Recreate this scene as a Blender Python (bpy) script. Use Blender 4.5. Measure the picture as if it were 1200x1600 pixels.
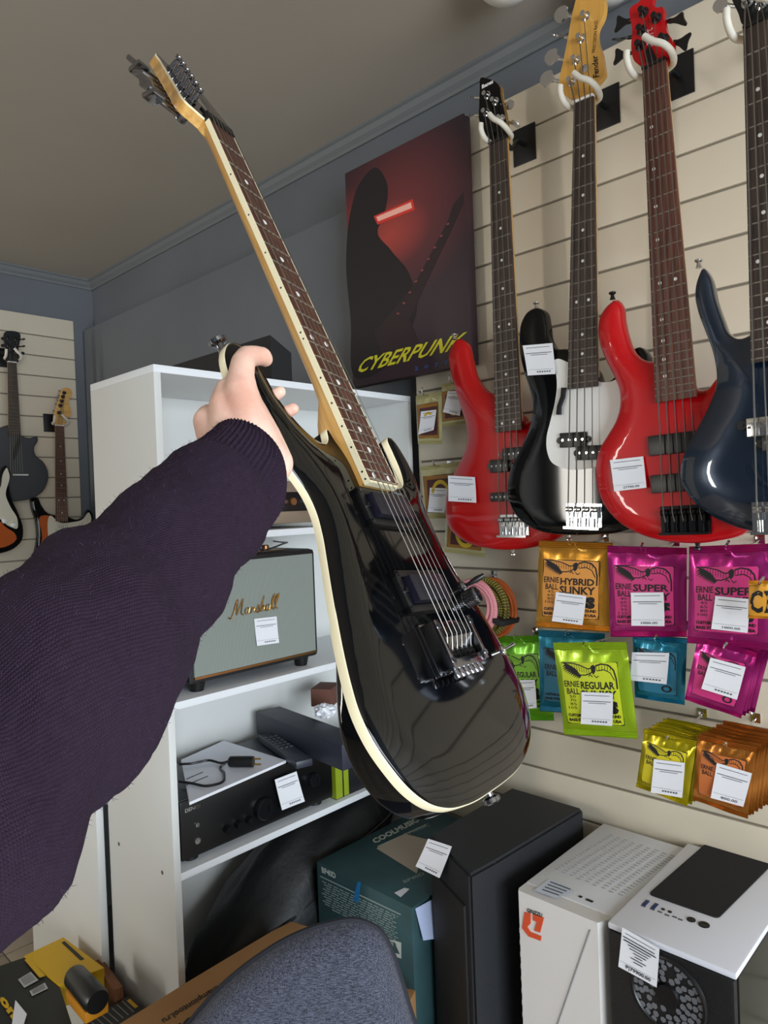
import bpy, bmesh, math, random
import numpy as np
from mathutils import Vector, Matrix
from mathutils.geometry import delaunay_2d_cdt

for o in list(bpy.data.objects): bpy.data.objects.remove(o, do_unlink=True)
S = bpy.context.scene
COL = S.collection
random.seed(7)

# ------------------------------------------------------------------ camera
F = 1105.0                                  # focal length in pixels of the 1200 x 1600 frame
EYE = Vector((0, 0, 1.65))
_y, _p, _r = [math.radians(a) for a in (-46.27859, -0.66626, 2.14576)]
def _basis():
    f = Vector((math.cos(_y)*math.cos(_p), math.sin(_y)*math.cos(_p), math.sin(_p)))
    r = Vector((math.sin(_y), -math.cos(_y), 0)); d = f.cross(r)
    r2 = math.cos(_r)*r + math.sin(_r)*d; d2 = -math.sin(_r)*r + math.cos(_r)*d
    g = lambda v: Vector((-v.y, v.x, v.z))
    return g(r2), g(d2), g(f)
RGT, DWN, FWD = _basis()
cam_d = bpy.data.cameras.new('camera'); cam = bpy.data.objects.new('camera', cam_d); COL.objects.link(cam)
cam.matrix_world = Matrix(((RGT.x, -DWN.x, -FWD.x, EYE.x), (RGT.y, -DWN.y, -FWD.y, EYE.y), (RGT.z, -DWN.z, -FWD.z, EYE.z), (0, 0, 0, 1)))
cam_d.sensor_fit = 'VERTICAL'; cam_d.sensor_height = 36; cam_d.lens = 36*F/1600; cam_d.clip_start = .02
S.camera = cam

# ------------------------------------------------------------------ light
S.view_settings.view_transform = 'Standard'; S.view_settings.look = 'None'
S.view_settings.gamma = 1; S.view_settings.use_curve_mapping = False
S.view_settings.exposure = 0.15
world = bpy.data.worlds.new('sky'); S.world = world; world.use_nodes = True
bg = world.node_tree.nodes['Background']; bg.inputs[0].default_value = (.62, .76, 1, 1); bg.inputs[1].default_value = 1.2
def area(name, loc, target, sx, sy, power, col):
    l = bpy.data.lights.new(name, 'AREA'); l.shape = 'RECTANGLE'; l.size = sx; l.size_y = sy; l.energy = power; l.color = col
    o = bpy.data.objects.new(name, l); COL.objects.link(o); o.location = loc
    o.rotation_euler = (Vector(target)-Vector(loc)).to_track_quat('-Z', 'Y').to_euler(); return o
# daylight entering through the two shop windows behind the photographer
area('daylight_window_1', (-.55, -2.93, 1.55), (-.55, 0, 1.45), 3.0, 1.9, 215, (.84, .92, 1))
area('daylight_window_2', (-3.33, 3.27, 1.5), (0, 3.0, 1.5), .42, 1.9, 58, (1, .94, .84))

# ------------------------------------------------------------------ pixel helpers (reference frame 1200 x 1600)
def ray(q): return RGT*((q[0]-600)/F) + DWN*((q[1]-800)/F) + FWD
def onX(q, v): d = ray(q); return EYE + d*((v-EYE.x)/d.x)
def onY(q, v): d = ray(q); return EYE + d*((v-EYE.y)/d.y)
def onZ(q, v): d = ray(q); return EYE + d*((v-EYE.z)/d.z)
def onD(q, v): return EYE + ray(q)*v

# ------------------------------------------------------------------ materials
def rgb(h):
    c = [int(h[i:i+2], 16)/255 for i in (0, 2, 4)]
    return tuple(x/12.92 if x <= .04045 else ((x+.055)/1.055)**2.4 for x in c) + (1,)
MATS = {}
def mat(name, col, rough=.5, metal=0, coat=0, bump=0, bscale=60, var=0, vscale=8, col2=None, stretch=None, sheen=0, trans=0, spec=.5, emit=0):
    if name in MATS: return MATS[name]
    m = bpy.data.materials.new(name); m.use_nodes = True; nt = m.node_tree; b = nt.nodes['Principled BSDF']
    c = rgb(col) if isinstance(col, str) else tuple(col)+(1,)
    b.inputs['Base Color'].default_value = c; b.inputs['Roughness'].default_value = rough; b.inputs['Metallic'].default_value = metal
    b.inputs['Coat Weight'].default_value = coat; b.inputs['Coat Roughness'].default_value = .03
    b.inputs['Specular IOR Level'].default_value = spec
    if sheen: b.inputs['Sheen Weight'].default_value = sheen; b.inputs['Sheen Roughness'].default_value = .5
    if trans: b.inputs['Transmission Weight'].default_value = trans
    if emit: b.inputs['Emission Color'].default_value = c; b.inputs['Emission Strength'].default_value = emit
    if bump or var:
        tc = nt.nodes.new('ShaderNodeTexCoord'); mp = nt.nodes.new('ShaderNodeMapping'); nt.links.new(tc.outputs['Object'], mp.inputs[0])
        if stretch: mp.inputs['Scale'].default_value = stretch
    if bump:
        n = nt.nodes.new('ShaderNodeTexNoise'); n.inputs['Scale'].default_value = bscale; n.inputs['Detail'].default_value = 4
        bp = nt.nodes.new('ShaderNodeBump'); bp.inputs['Strength'].default_value = bump; bp.inputs['Distance'].default_value = .003
        nt.links.new(mp.outputs[0], n.inputs[0]); nt.links.new(n.outputs[0], bp.inputs['Height']); nt.links.new(bp.outputs[0], b.inputs['Normal'])
    if var:
        n = nt.nodes.new('ShaderNodeTexNoise'); n.inputs['Scale'].default_value = vscale; n.inputs['Detail'].default_value = 5
        r = nt.nodes.new('ShaderNodeValToRGB'); c2 = rgb(col2) if col2 else tuple(x*(1-var) for x in c[:3])+(1,)
        r.color_ramp.elements[0].color = c2; r.color_ramp.elements[1].color = c; r.color_ramp.elements[0].position = .35; r.color_ramp.elements[1].position = .65
        nt.links.new(mp.outputs[0], n.inputs[0]); nt.links.new(n.outputs[0], r.inputs[0]); nt.links.new(r.outputs[0], b.inputs['Base Color'])
    MATS[name] = m; return m

M_wallgrey = mat('grey_wall_paint', '696d72', .55, bump=.06, bscale=180, var=.12, vscale=2.2)
M_ceil = mat('beige_ceiling_paint', 'a89f92', .7, bump=.03, bscale=120, var=.06, vscale=1.5)
M_slat = mat('cream_slat_laminate', 'd9cdb6', .35, var=.04, vscale=3)
M_groove = mat('slat_groove', '8a8376', .6)
M_floor = mat('floor_tile', 'b3a595', .35, var=.15, vscale=6)
M_grout = mat('tile_grout', '5c564e', .8)
M_cornice = mat('cornice_grey', '6d7071', .6, bump=.3, bscale=35)
M_white = mat('white_laminate', 'd9dad6', .4, var=.02, vscale=2)
M_whiteedge = mat('white_laminate_edge', 'e3e6e8', .35)
M_black = mat('black_plastic', '0d0d0e', .38)
M_blackmat = mat('black_matte', '101012', .7, bump=.15, bscale=300)
M_blackgloss = mat('black_gloss_lacquer', '040405', .045, spec=.36)
M_chrome = mat('chrome', 'd8d8d8', .12, 1)
M_blackchrome = mat('black_chrome', '8b8b90', .14, 1)
M_steel = mat('string_steel', '8f8a82', .38, 1)
M_fretm = mat('fret_nickel', 'd2cfc8', .22, 1)
M_cream = mat('cream_binding', 'efe3bd', .35, coat=.4)
M_maple = mat('maple_wood', 'd9ab62', .35, coat=.4, var=.18, vscale=14, stretch=(1, 14, 14), col2='c79248')
M_mapley = mat('amber_maple', 'd9a24a', .3, coat=.5, var=.12, vscale=10, stretch=(14, 1, 14))
M_rose = mat('rosewood', '5e3427', .45, var=.4, vscale=18, stretch=(1.2, 16, 16), col2='33190f')
M_rosed = mat('dark_rosewood', '4a3a31', .5, var=.35, vscale=12, stretch=(16, 1, 16), col2='2f241e')
M_rosel = mat('brown_rosewood', '6e4334', .45, var=.35, vscale=12, stretch=(16, 1, 16), col2='4e2c20')
M_pearl = mat('pearl_dot', 'e9e6df', .3)
M_whitepl = mat('white_plastic', 'e6e5e1', .35)
M_paper = mat('white_paper', 'e9eaee', .7)
M_ink = mat('print_ink', '55585e', .8)
M_inkblack = mat('black_ink', '101010', .6)
M_card = mat('brown_cardboard', 'a27749', .8, var=.1, vscale=9)
M_rubber = mat('cream_rubber', 'd9d2c2', .6)

# ------------------------------------------------------------------ mesh helpers
class MB:
    def __init__(s): s.v = []; s.f = []
    def add(s, vs, fs):
        k = len(s.v); s.v += [tuple(x) for x in vs]; s.f += [tuple(i+k for i in f) for f in fs]; return s
    def xf(s, m): s.v = [tuple(m @ Vector(x)) for x in s.v]; return s
    def box(s, x0, x1, y0, y1, z0, z1, b=0, m=None):
        if b:
            bm = bmesh.new(); bmesh.ops.create_cube(bm, size=1)
            for v in bm.verts: v.co = Vector(((x0+x1)/2+v.co.x*(x1-x0), (y0+y1)/2+v.co.y*(y1-y0), (z0+z1)/2+v.co.z*(z1-z0)))
            bmesh.ops.bevel(bm, geom=bm.edges[:]+bm.verts[:], offset=b, segments=2, profile=.6, affect='EDGES', clamp_overlap=True)
            bm.verts.index_update()
            vs = [v.co.copy() for v in bm.verts]; fs = [[v.index for v in f.verts] for f in bm.faces]; bm.free()
        else:
            vs = [Vector((x, y, z)) for x in (x0, x1) for y in (y0, y1) for z in (z0, z1)]
            fs = [(0, 1, 3, 2), (4, 6, 7, 5), (0, 4, 5, 1), (2, 3, 7, 6), (0, 2, 6, 4), (1, 5, 7, 3)]
        if m: vs = [m @ v for v in vs]
        return s.add(vs, fs)
    def cyl(s, p0, p1, r0, r1=None, n=14, cap=True):
        p0 = Vector(p0); p1 = Vector(p1); r1 = r0 if r1 is None else r1
        d = (p1-p0).normalized(); a = d.orthogonal().normalized(); b = d.cross(a); vs = []
        for p, r in ((p0, r0), (p1, r1)):
            vs += [p + (a*math.cos(t)+b*math.sin(t))*r for t in [2*math.pi*i/n for i in range(n)]]
        fs = [(i, (i+1) % n, n+(i+1) % n, n+i) for i in range(n)]
        if cap: fs += [tuple(range(n-1, -1, -1)), tuple(range(n, 2*n))]
        return s.add(vs, fs)
    def lathe(s, p0, axis, prof, n=18):          # prof: (height, radius)
        p0 = Vector(p0); d = Vector(axis).normalized(); a = d.orthogonal().normalized(); b = d.cross(a); vs = []
        for h, r in prof: vs += [p0+d*h+(a*math.cos(t)+b*math.sin(t))*max(r, 1e-5) for t in [2*math.pi*i/n for i in range(n)]]
        fs = [(k*n+i, k*n+(i+1) % n, (k+1)*n+(i+1) % n, (k+1)*n+i) for k in range(len(prof)-1) for i in range(n)]
        fs += [tuple(range(n-1, -1, -1)), tuple(range((len(prof)-1)*n, len(prof)*n))]
        return s.add(vs, fs)
    def tube(s, pts, r, n=8, closed=False, flat=None):
        P = [Vector(p) for p in pts]; N = len(P); rr = r if isinstance(r, (list, tuple)) else [r]*N; vs = []; up = None
        for i in range(N):
            a = P[(i-1) % N] if (closed or i > 0) else P[i]; c = P[(i+1) % N] if (closed or i < N-1) else P[i]
            d = (c-a).normalized()
            if up is None: up = d.orthogonal().normalized()
            up = (up-d*up.dot(d))
            if up.length < 1e-6: up = d.orthogonal()
            up.normalize(); b = d.cross(up)
            for k in range(n):
                t = 2*math.pi*k/n; vs.append(P[i]+(up*math.cos(t)+b*math.sin(t))*rr[i])
        fs = []
        for i in range(N if closed else N-1):
            j = (i+1) % N; fs += [(i*n+k, i*n+(k+1) % n, j*n+(k+1) % n, j*n+k) for k in range(n)]
        if not closed: fs += [tuple(range(n-1, -1, -1)), tuple(range((N-1)*n, N*n))]
        return s.add(vs, fs)
    def prism(s, poly, n0, n1, f=None):          # poly in (u, v), extruded along the third axis
        a = sum(poly[i][0]*poly[(i+1) % len(poly)][1]-poly[(i+1) % len(poly)][0]*poly[i][1] for i in range(len(poly)))
        if a < 0: poly = poly[::-1]
        n = len(poly); vs = [(u, v, n0) for u, v in poly]+[(u, v, n1) for u, v in poly]
        if f: vs = [f(Vector(x)) for x in vs]
        return s.add(vs, [tuple(range(n-1, -1, -1)), tuple(range(n, 2*n))]+[(i, (i+1) % n, n+(i+1) % n, n+i) for i in range(n)])
    def quad(s, a, b, c, d): return s.add([a, b, c, d], [(0, 1, 2, 3)])
    def mesh(s, name, smooth=True, angle=38):
        me = bpy.data.meshes.new(name); me.from_pydata(s.v, [], s.f); me.update()
        if smooth:
            me.shade_smooth(); me.set_sharp_from_angle(angle=math.radians(angle))
        return me

def obj(name, mb, m, parent=None, smooth=True, angle=38, label=None):
    me = mb.mesh(name, smooth, angle) if isinstance(mb, MB) else mb
    if m and not me.materials: me.materials.append(m)
    o = bpy.data.objects.new(name, me); COL.objects.link(o)
    if parent: o.parent = parent
    if label: o['label'] = label
    return o
def inst(name, me, parent, mw=None):
    o = bpy.data.objects.new(name, me); COL.objects.link(o); o.parent = parent
    if mw is not None: o.matrix_local = mw
    return o
def tagp(o, label, cat, group=None):
    o['label'] = label; o['category'] = cat
    if group: o['group'] = group
    return o
def thing(name, label, cat, m=None, group=None):
    o = bpy.data.objects.new(name, None); COL.objects.link(o); o.empty_display_size = .05
    if m is not None: o.matrix_world = m
    return tagp(o, label, cat, group)
def struct(name, mb, m, parent=None, smooth=False):
    o = obj(name, mb, m, parent, smooth)
    if not parent: o['kind'] = 'structure'
    return o
def copy_thing(root, m, label=None):
    r = root.copy(); COL.objects.link(r); r.matrix_world = m
    if label: r['label'] = label
    for ch in list(root.children):
        if ch.name.startswith('price_tag'): continue
        c = ch.copy(); COL.objects.link(c); c.parent = r
        for g in ch.children:
            d = g.copy(); COL.objects.link(d); d.parent = c
    return r
def frameB(o): return Matrix(((0, 0, -1, o[0]), (-1, 0, 0, o[1]), (0, 1, 0, o[2]), (0, 0, 0, 1)))   # u = -y, v = z, n = -x : faces the room from the right wall
def frameA(o): return Matrix(((1, 0, 0, o[0]), (0, 0, -1, o[1]), (0, 1, 0, o[2]), (0, 0, 0, 1)))    # u = x, v = z, n = -y : faces the room from the far wall
def frameT(o, rz=0): return Matrix.Translation(o) @ Matrix.Rotation(rz, 4, 'Z')

def smooth_loop(pts, step, closed=True):
    P = [Vector(p) for p in pts]; N = len(P); out = []
    for i in range(N if closed else N-1):
        g = lambda k: P[k % N] if closed else P[min(max(k, 0), N-1)]
        p0, p1, p2, p3 = g(i-1), g(i), g(i+1), g(i+2)
        n = max(1, int(round((p2-p1).length/step)))
        # centripetal-like tangent limiting keeps the curve from overshooting
        for k in range(n):
            t = k/n; l1 = (p1-p0).length+1e-9; l2 = (p2-p1).length+1e-9; l3 = (p3-p2).length+1e-9
            m1 = ((p1-p0)/l1*l2*(l2/(l1+l2)) + (p2-p1)*(l1/(l1+l2))); m2 = ((p2-p1)*(l3/(l2+l3)) + (p3-p2)/l3*l2*(l2/(l2+l3)))
            h = t*t
            out.append(p1*(2*h*t-3*h+1)+m1*(h*t-2*h+t)+p2*(-2*h*t+3*h)+m2*(h*t-h))
    if not closed: out.append(P[-1].copy())
    return out

def dist_to_loop(pts, loop):
    A = np.array([(p[0], p[1]) for p in loop]); B = np.roll(A, -1, 0); Q = np.array([(p[0], p[1]) for p in pts]); d = np.full(len(Q), 1e9)
    for a, b in zip(A, B):
        ab = b-a; t = np.clip(((Q-a)@ab)/(ab@ab+1e-18), 0, 1); d = np.minimum(d, np.hypot(*(Q-(a+t[:, None]*ab)).T))
    return d
def inside(pts, loop):
    A = np.array([(p[0], p[1]) for p in loop]); B = np.roll(A, -1, 0); Q = np.array([(p[0], p[1]) for p in pts]); c = np.zeros(len(Q), bool)
    for a, b in zip(A, B):
        if a[1] == b[1]: continue
        k = ((a[1] > Q[:, 1]) != (b[1] > Q[:, 1])); c ^= k & (Q[:, 0] < (b[0]-a[0])*(Q[:, 1]-a[1])/(b[1]-a[1])+a[0])
    return c
def carved(loop, front, back, step, rings=(.0008, .0022, .005)):
    """solid body: front(u,v,d) and back(u,v,d) give heights, d = distance to the outline; returns MB"""
    loop = [Vector((p[0], p[1])) for p in loop]; n = len(loop)
    ar = sum(loop[i].x*loop[(i+1) % n].y-loop[(i+1) % n].x*loop[i].y for i in range(n))
    if ar < 0: loop = loop[::-1]
    cand = []
    for r in rings:
        for i in range(n):
            t = (loop[(i+1) % n]-loop[i-1]).normalized(); q = loop[i]+Vector((-t.y, t.x))*r; cand.append((q, r*.93))
    xs = [p.x for p in loop]; ys = [p.y for p in loop]
    x = min(xs)
    while x < max(xs):
        y = min(ys)
        while y < max(ys): cand.append((Vector((x+random.uniform(-.1, .1)*step, y+random.uniform(-.1, .1)*step)), rings[-1]+step*.5)); y += step
        x += step
    P = [c[0] for c in cand]; dd = dist_to_loop(P, loop); ins = inside(P, loop)
    P = [p for p, (q, m), d, k in zip(P, cand, dd, ins) if k and d > m]
    V, E, Fc, *_ = delaunay_2d_cdt(loop+P, [(i, (i+1) % n) for i in range(n)], [], 1, 1e-6)
    d = dist_to_loop(V, loop); nb = len(V); mb = MB()
    d = [0 if x < 1e-5 else x for x in d]
    vs = [(p.x, p.y, front(p.x, p.y, k)) for p, k in zip(V, d)]+[(p.x, p.y, back(p.x, p.y, k)) for p, k in zip(V, d)]
    fs = []; cnt = {}
    for f in Fc:
        a = sum(V[f[i]].x*V[f[(i+1) % len(f)]].y-V[f[(i+1) % len(f)]].x*V[f[i]].y for i in range(len(f)))
        f = list(f) if a > 0 else list(f)[::-1]; fs.append(tuple(f)); fs.append(tuple(i+nb for i in f[::-1]))
        for i in range(len(f)): cnt[(f[i], f[(i+1) % len(f)])] = 1
    for (a, b) in cnt:
        if (b, a) not in cnt: fs.append((b, a, a+nb, b+nb))
    return mb.add(vs, fs)
def roundover(d, r): return 0 if d >= r else r-math.sqrt(max(0, r*r-(r-d)**2))
def arch(d, R, h): return 0 if d >= R else h*(1-d/R)**2

_tc = {}
def text_mb(s, size=1, bold=0, width=None, align='LEFT', shear=0):
    """flat lettering in the xy plane as an MB (baseline at 0)"""
    c = bpy.data.curves.new('t', 'FONT'); c.body = s; c.size = 1; c.offset = bold; c.resolution_u = 2; c.shear = shear; c.fill_mode = 'FRONT'
    o = bpy.data.objects.new('t', c); COL.objects.link(o); bpy.context.view_layer.update()
    me = bpy.data.meshes.new_from_object(o.evaluated_get(bpy.context.evaluated_depsgraph_get()))
    mb = MB().add([v.co for v in me.vertices], [tuple(p.vertices) for p in me.polygons])
    bpy.data.objects.remove(o, do_unlink=True); bpy.data.curves.remove(c); bpy.data.meshes.remove(me)
    if not mb.v: return mb
    x0 = min(v[0] for v in mb.v); x1 = max(v[0] for v in mb.v); w = max(x1-x0, 1e-6)
    sx = size if width is None else width/w
    off = {'LEFT': 0, 'CENTER': -w*sx/2, 'RIGHT': -w*sx}[align]
    mb.v = [((v[0]-x0)*sx+off, v[1]*size, 0) for v in mb.v]
    return mb
def put(mb, src, f): return mb.add([f(Vector(v)) for v in src.v], src.f)

def price_tag(parent, quad, n, price='', curl=.004, lines=True, flip=False):
    """paper tag stuck on a thing: quad = four (u,v) corners TL TR BR BL in the parent's frame, n its height"""
    q = [Vector((p[0], p[1], 0)) for p in quad]
    def pt(s, t, h=0):
        p = (q[0]*(1-s)+q[1]*s)*(1-t)+(q[3]*(1-s)+q[2]*s)*t
        p.z = n+h+curl*(t*t*.9+.35*(s-.5)**2+.3*s*t); return p
    mb = MB(); K = 7; vs = [pt(i/(K-1), j/(K-1)) for j in range(K) for i in range(K)]
    fs = [(j*K+i, (j+1)*K+i, (j+1)*K+i+1, j*K+i+1) for j in range(K-1) for i in range(K-1)]
    mb.add(vs, fs); mb.add([v-Vector((0, 0, .0006)) for v in vs], [f[::-1] for f in fs])
    o = obj('price_tag', mb, M_paper, parent, label='small white paper price tag')
    pr = MB()
    def bar(s0, s1, t, th=.02): pr.quad(pt(s0, t+th, .0005), pt(s1, t+th, .0005), pt(s1, t, .0005), pt(s0, t, .0005))
    bar(.1, .9, .09, .016); bar(.06, .94, .27, .02); bar(.22, .8, .33, .016)
    bar(.04, .96, .82, .006)
    if price:
        tm = text_mb(price, 1, .012, 1.0); put(pr, tm, lambda v: pt(.3+v.x*.5, .945-v.y*.1, .0005))
    elif lines:
        for k, w in enumerate((.05, .10, .06, .12, .05, .06)): bar(.36+.085*k, .36+.085*k+.055, .875, .045)
    obj('print', pr, M_ink, o, smooth=False)
    return o

# ================================================================== the room
XB, YA, ZC = 1.66, 3.64, 2.866          # right wall, far wall, ceiling
XD, YC = -3.3, -2.9                     # the window walls behind the photographer
PX, PY = 1.546, 3.62                    # front planes of the slat panels
fl = struct('floor', MB().box(XD, XB+.1, YC, YA+.1, -.06, -.004), M_grout)
tile_me = MB().box(-.1645, .1645, -.1645, .1645, -.004, 0, .0015).mesh('tile'); tile_me.materials.append(M_floor)
i0 = int((XD-.885)//.333)+1
for i in range(i0, 3):
    for j in range(-14, 3):
        x = .885+.333*i+.1665; y = 2.915+.333*j+.1665
        if x < XB-.1 and y < YA-.1 and y > YC+.15 and x > -1.3 and y > -1.3: inst('tile', tile_me, fl, Matrix.Translation((x, y, 0)))
fs = inst('far_tiles', MB().box(XD, -1.28, YC, YA, -.004, -.001).mesh('t', False), fl); fs.data.materials.append(M_floor)
struct('ceiling', MB().box(XD-.1, XB+.1, YC-.1, YA+.1, ZC, ZC+.08), M_ceil)
wr = struct('wall_right', MB().box(XB, XB+.1, YC-.1, YA+.1, 0, ZC).box(1.60, XB, 1.15, YA, 0, 2.60).box(1.60, XB, YC, 1.15, 0, 2.60), M_wallgrey)
wl = struct('wall_far', MB().box(XD-.1, XB+.1, YA, YA+.1, 0, ZC), M_wallgrey)
def window_wall(name, wname, horiz, pos, a0, a1, w0, w1, z0, z1):
    mb = MB(); t = .14 if pos < 0 else .1
    def bx(p, q, zz0, zz1, into=mb, dd=(0, t)):
        if horiz: into.box(p, q, pos-dd[1], pos-dd[0], zz0, zz1)
        else: into.box(pos-dd[1], pos-dd[0], p, q, zz0, zz1)
    bx(a0, w0, 0, ZC); bx(w1, a1, 0, ZC); bx(w0, w1, 0, z0); bx(w0, w1, z1, ZC)
    struct(name, mb, M_wallgrey)
    fr = MB(); e = .05
    for p, q, r, s in ((w0, w0+e, z0, z1), (w1-e, w1, z0, z1), (w0, w1, z0, z0+e), (w0, w1, z1-e, z1)): bx(p, q, r, s, fr, (-.01, .05))
    nb = 3 if w1-w0 > 1.5 else 1; k = (w1-w0)/nb
    for i in range(1, nb): bx(w0+k*i-.03, w0+k*i+.03, z0, z1, fr, (-.01, .05))
    struct(wname, fr, M_whitepl)
window_wall('wall_back', 'window_1', True, YC, XD-.1, XB+.1, -2.05, .95, .6, 2.5)
window_wall('wall_left', 'window_2', False, XD, YC, YA, 3.05, 3.5, .55, 2.45)

def slats(parent, name, z0, z1, m, box):
    k = z0; first = True
    while k < z1-.005:
        top = min(k+.1, z1); box(parent, k+.0028, top-.0028 if top < z1 else top)
        k += .1
def slatB(p, a, b): obj('slat', MB().box(PX, PX+.014, -1.25, 1.33, a, b, .0022), M_slat, p, angle=60)
def slatA(p, a, b): obj('slat', MB().box(-1.4, PX, PY, PY+.014, a, b, .0022), M_slat, p, angle=60)
obj('panel_backing', MB().box(PX+.0095, 1.6, -1.25, 1.33, .066, 2.664), M_groove, wr, smooth=False)
obj('panel_edge', MB().box(PX+.001, 1.6, 1.33, 1.332, .066, 2.664), M_slat, wr, smooth=False)
obj('panel_backing', MB().box(-1.4, PX, PY+.0095, YA, .042, 2.638), M_groove, wl, smooth=False)
slats(wr, 'B', .066, 2.664, M_slat, slatB); slats(wl, 'A', .042, 2.64, M_slat, slatA)

# cornices under the ceiling
prof = [(0, 0), (.036, 0), (.036, -.008), (.028, -.012), (.021, -.026), (.010, -.036), (.008, -.046), (0, -.046)]
mb = MB().prism([(-a, b) for a, b in prof], YC, YA, lambda v: Vector((XB+v.x, v.z, ZC+v.y))); struct('trim_1', mb, M_cornice)
mb = MB().prism([(-a, b) for a, b in prof], XD, XB, lambda v: Vector((v.z, YA+v.x, ZC+v.y))); struct('trim_2', mb, M_cornice)

# ------------------------------------------------------------------ ceiling lamps
def dome_lamp(x, y, r, label):
    t = thing('ceiling_lamp', label, 'lamp', frameT((x, y, ZC)), 'round ceiling lamps')
    obj('base_ring', MB().lathe((0, 0, 0), (0, 0, -1), [(0, r), (.018, r), (.026, r*.97), (.026, r*.9)], 40), M_whitepl, t)
    obj('dome', MB().lathe((0, 0, -.02), (0, 0, -1), [(0, r*.92)]+[(.07*math.sin(a), r*.92*math.cos(a)) for a in [i*math.pi/20 for i in range(1, 10)]]+[(.07, .002)], 40), mat('opal_glass', 'e9e7e0', .25, coat=.5), t)
_c = onZ((792, -42), ZC-.03); dome_lamp(_c.x, _c.y, .085, 'round white dome lamp on the ceiling at the top edge')
_c = onZ((950, -8), ZC-.05); dome_lamp(min(_c.x, 1.565), _c.y-.02, .075, 'small white dome lamp on the ceiling behind the amber headstock')

# ------------------------------------------------------------------ canvas print on the wall (plain stand-in for its artwork)
cv = thing('canvas_print', 'dark maroon canvas print with yellow lettering hung beside the slat panel', 'canvas print', frameB((1.532, 1.548, 2.006)))
CW, CH = .449, .649
def canvas_mat():
    m = bpy.data.materials.new('canvas_print_maroon'); m.use_nodes = True; nt = m.node_tree; b = nt.nodes['Principled BSDF']; b.inputs['Roughness'].default_value = .55
    tc = nt.nodes.new('ShaderNodeTexCoord')
    def glow(cx, cy, sx, sy):
        mp = nt.nodes.new('ShaderNodeMapping'); mp.inputs['Scale'].default_value = (1/sx, 1/sy, 0); mp.inputs['Location'].default_value = (-cx/sx, -cy/sy, 0)
        g = nt.nodes.new('ShaderNodeTexGradient'); g.gradient_type = 'SPHERICAL'; nt.links.new(tc.outputs['Object'], mp.inputs[0]); nt.links.new(mp.outputs[0], g.inputs[0]); return g.outputs['Fac']
    no = nt.nodes.new('ShaderNodeTexNoise'); no.inputs['Scale'].default_value = 7; nt.links.new(tc.outputs['Object'], no.inputs[0])
    col = rgb('33232a')
    prev = None
    for (cx, cy, sx, sy, c) in ((.20, .46, .30, .26, '7b3434'), (.02, .44, .12, .16, '9a3a36'), (.05, .14, .12, .12, '8c3b38'), (.17, .41, .16, .10, 'b2463c')):
        mx = nt.nodes.new('ShaderNodeMix'); mx.data_type = 'RGBA'; mu = nt.nodes.new('ShaderNodeMath'); mu.operation = 'MULTIPLY'; mu.inputs[1].default_value = 1.0
        nt.links.new(glow(cx, cy, sx, sy), mu.inputs[0]); nt.links.new(mu.outputs[0], mx.inputs[0])
        if prev is None: mx.inputs[6].default_value = col
        else: nt.links.new(prev, mx.inputs[6])
        mx.inputs[7].default_value = rgb(c); prev = mx.outputs[2]
    nt.links.new(prev, b.inputs['Base Color']); return m
obj('stretched_canvas', MB().box(0, CW, 0, CH, 0, .03, .003), canvas_mat(), cv)
def cvp(px): P = onX(px, 1.5015); return Vector((1.548-P.y, P.z-2.006, .0306))
dark = mat('print_dark', '1a1417', .55); redd = mat('print_dull_red', '9c4a45', .55); yel = mat('print_yellow', 'd8cf2a', .5); blu = mat('print_blue', '3a62b8', .5); pale = mat('print_pale_red', 'ffb9a8', .5); brd = mat('print_bright_red', 'd8382c', .5)
def flat(name, pts, m, h=0, sm=True):
    L = smooth_loop([Vector((cvp(p).x, cvp(p).y)) for p in pts], .006) if sm else [cvp(p) for p in pts]
    obj(name, MB().prism([(a[0], a[1]) for a in L], .0302, .0306+h), m, cv, smooth=False)
flat('print_shadow', [(541, 400), (548, 330), (560, 290), (585, 262), (605, 290), (600, 335), (590, 360), (610, 390), (640, 430), (650, 490), (625, 540), (600, 575), (556, 590), (548, 500)], dark)
flat('print_neck', [(600, 560), (585, 520), (628, 468), (650, 440), (700, 345), (708, 320), (724, 300), (724, 318), (712, 345), (660, 455), (640, 500), (655, 535)], mat('print_brown', '2b1c1f', .55), .0001, False)
flat('print_light_bar', [(588, 339), (642, 316), (644, 325), (591, 346)], pale, .0003, False)
flat('print_light_glow', [(584, 338), (645, 311), (648, 328), (590, 351)], brd, .0002, False)
mb = MB()
for i in range(9):
    a = Vector(cvp((622, 490))).lerp(cvp((700, 350)), i/8); mb.box(a.x-.004, a.x+.004, a.y-.002, a.y+.002, .0303, .0309)
obj('print_dots', mb, redd, cv, smooth=False)
def along(px0, px1, up): # maps text x in 0..1, y in 0..1 onto the canvas
    a = cvp(px0); b = cvp(px1); u = b-a; return lambda v: a+u*v.x+Vector((u.x*.25*v.y*up/.1, up*v.y, .0012))
lt = MB(); put(lt, text_mb('CYBERPUNK', 1, .02, 1.0), along((556, 583), (716, 545), .055))
lt.v = [(a, b, .0312) for a, b, c in lt.v]
obj('lettering', lt, yel, cv, smooth=False, label='yellow slanted title lettering')
for i, ch in enumerate('2077'):
    mb = MB(); p0 = (648+i*15.5, 579-i*2.9); put(mb, text_mb(ch, 1, .0, 1.0), along(p0, (p0[0]+6, p0[1]-1.2), .014)); mb.v = [(a, b, .0312) for a, b, c in mb.v]
    obj('lettering', mb, blu, cv, smooth=False, label='small blue numeral')

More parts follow.
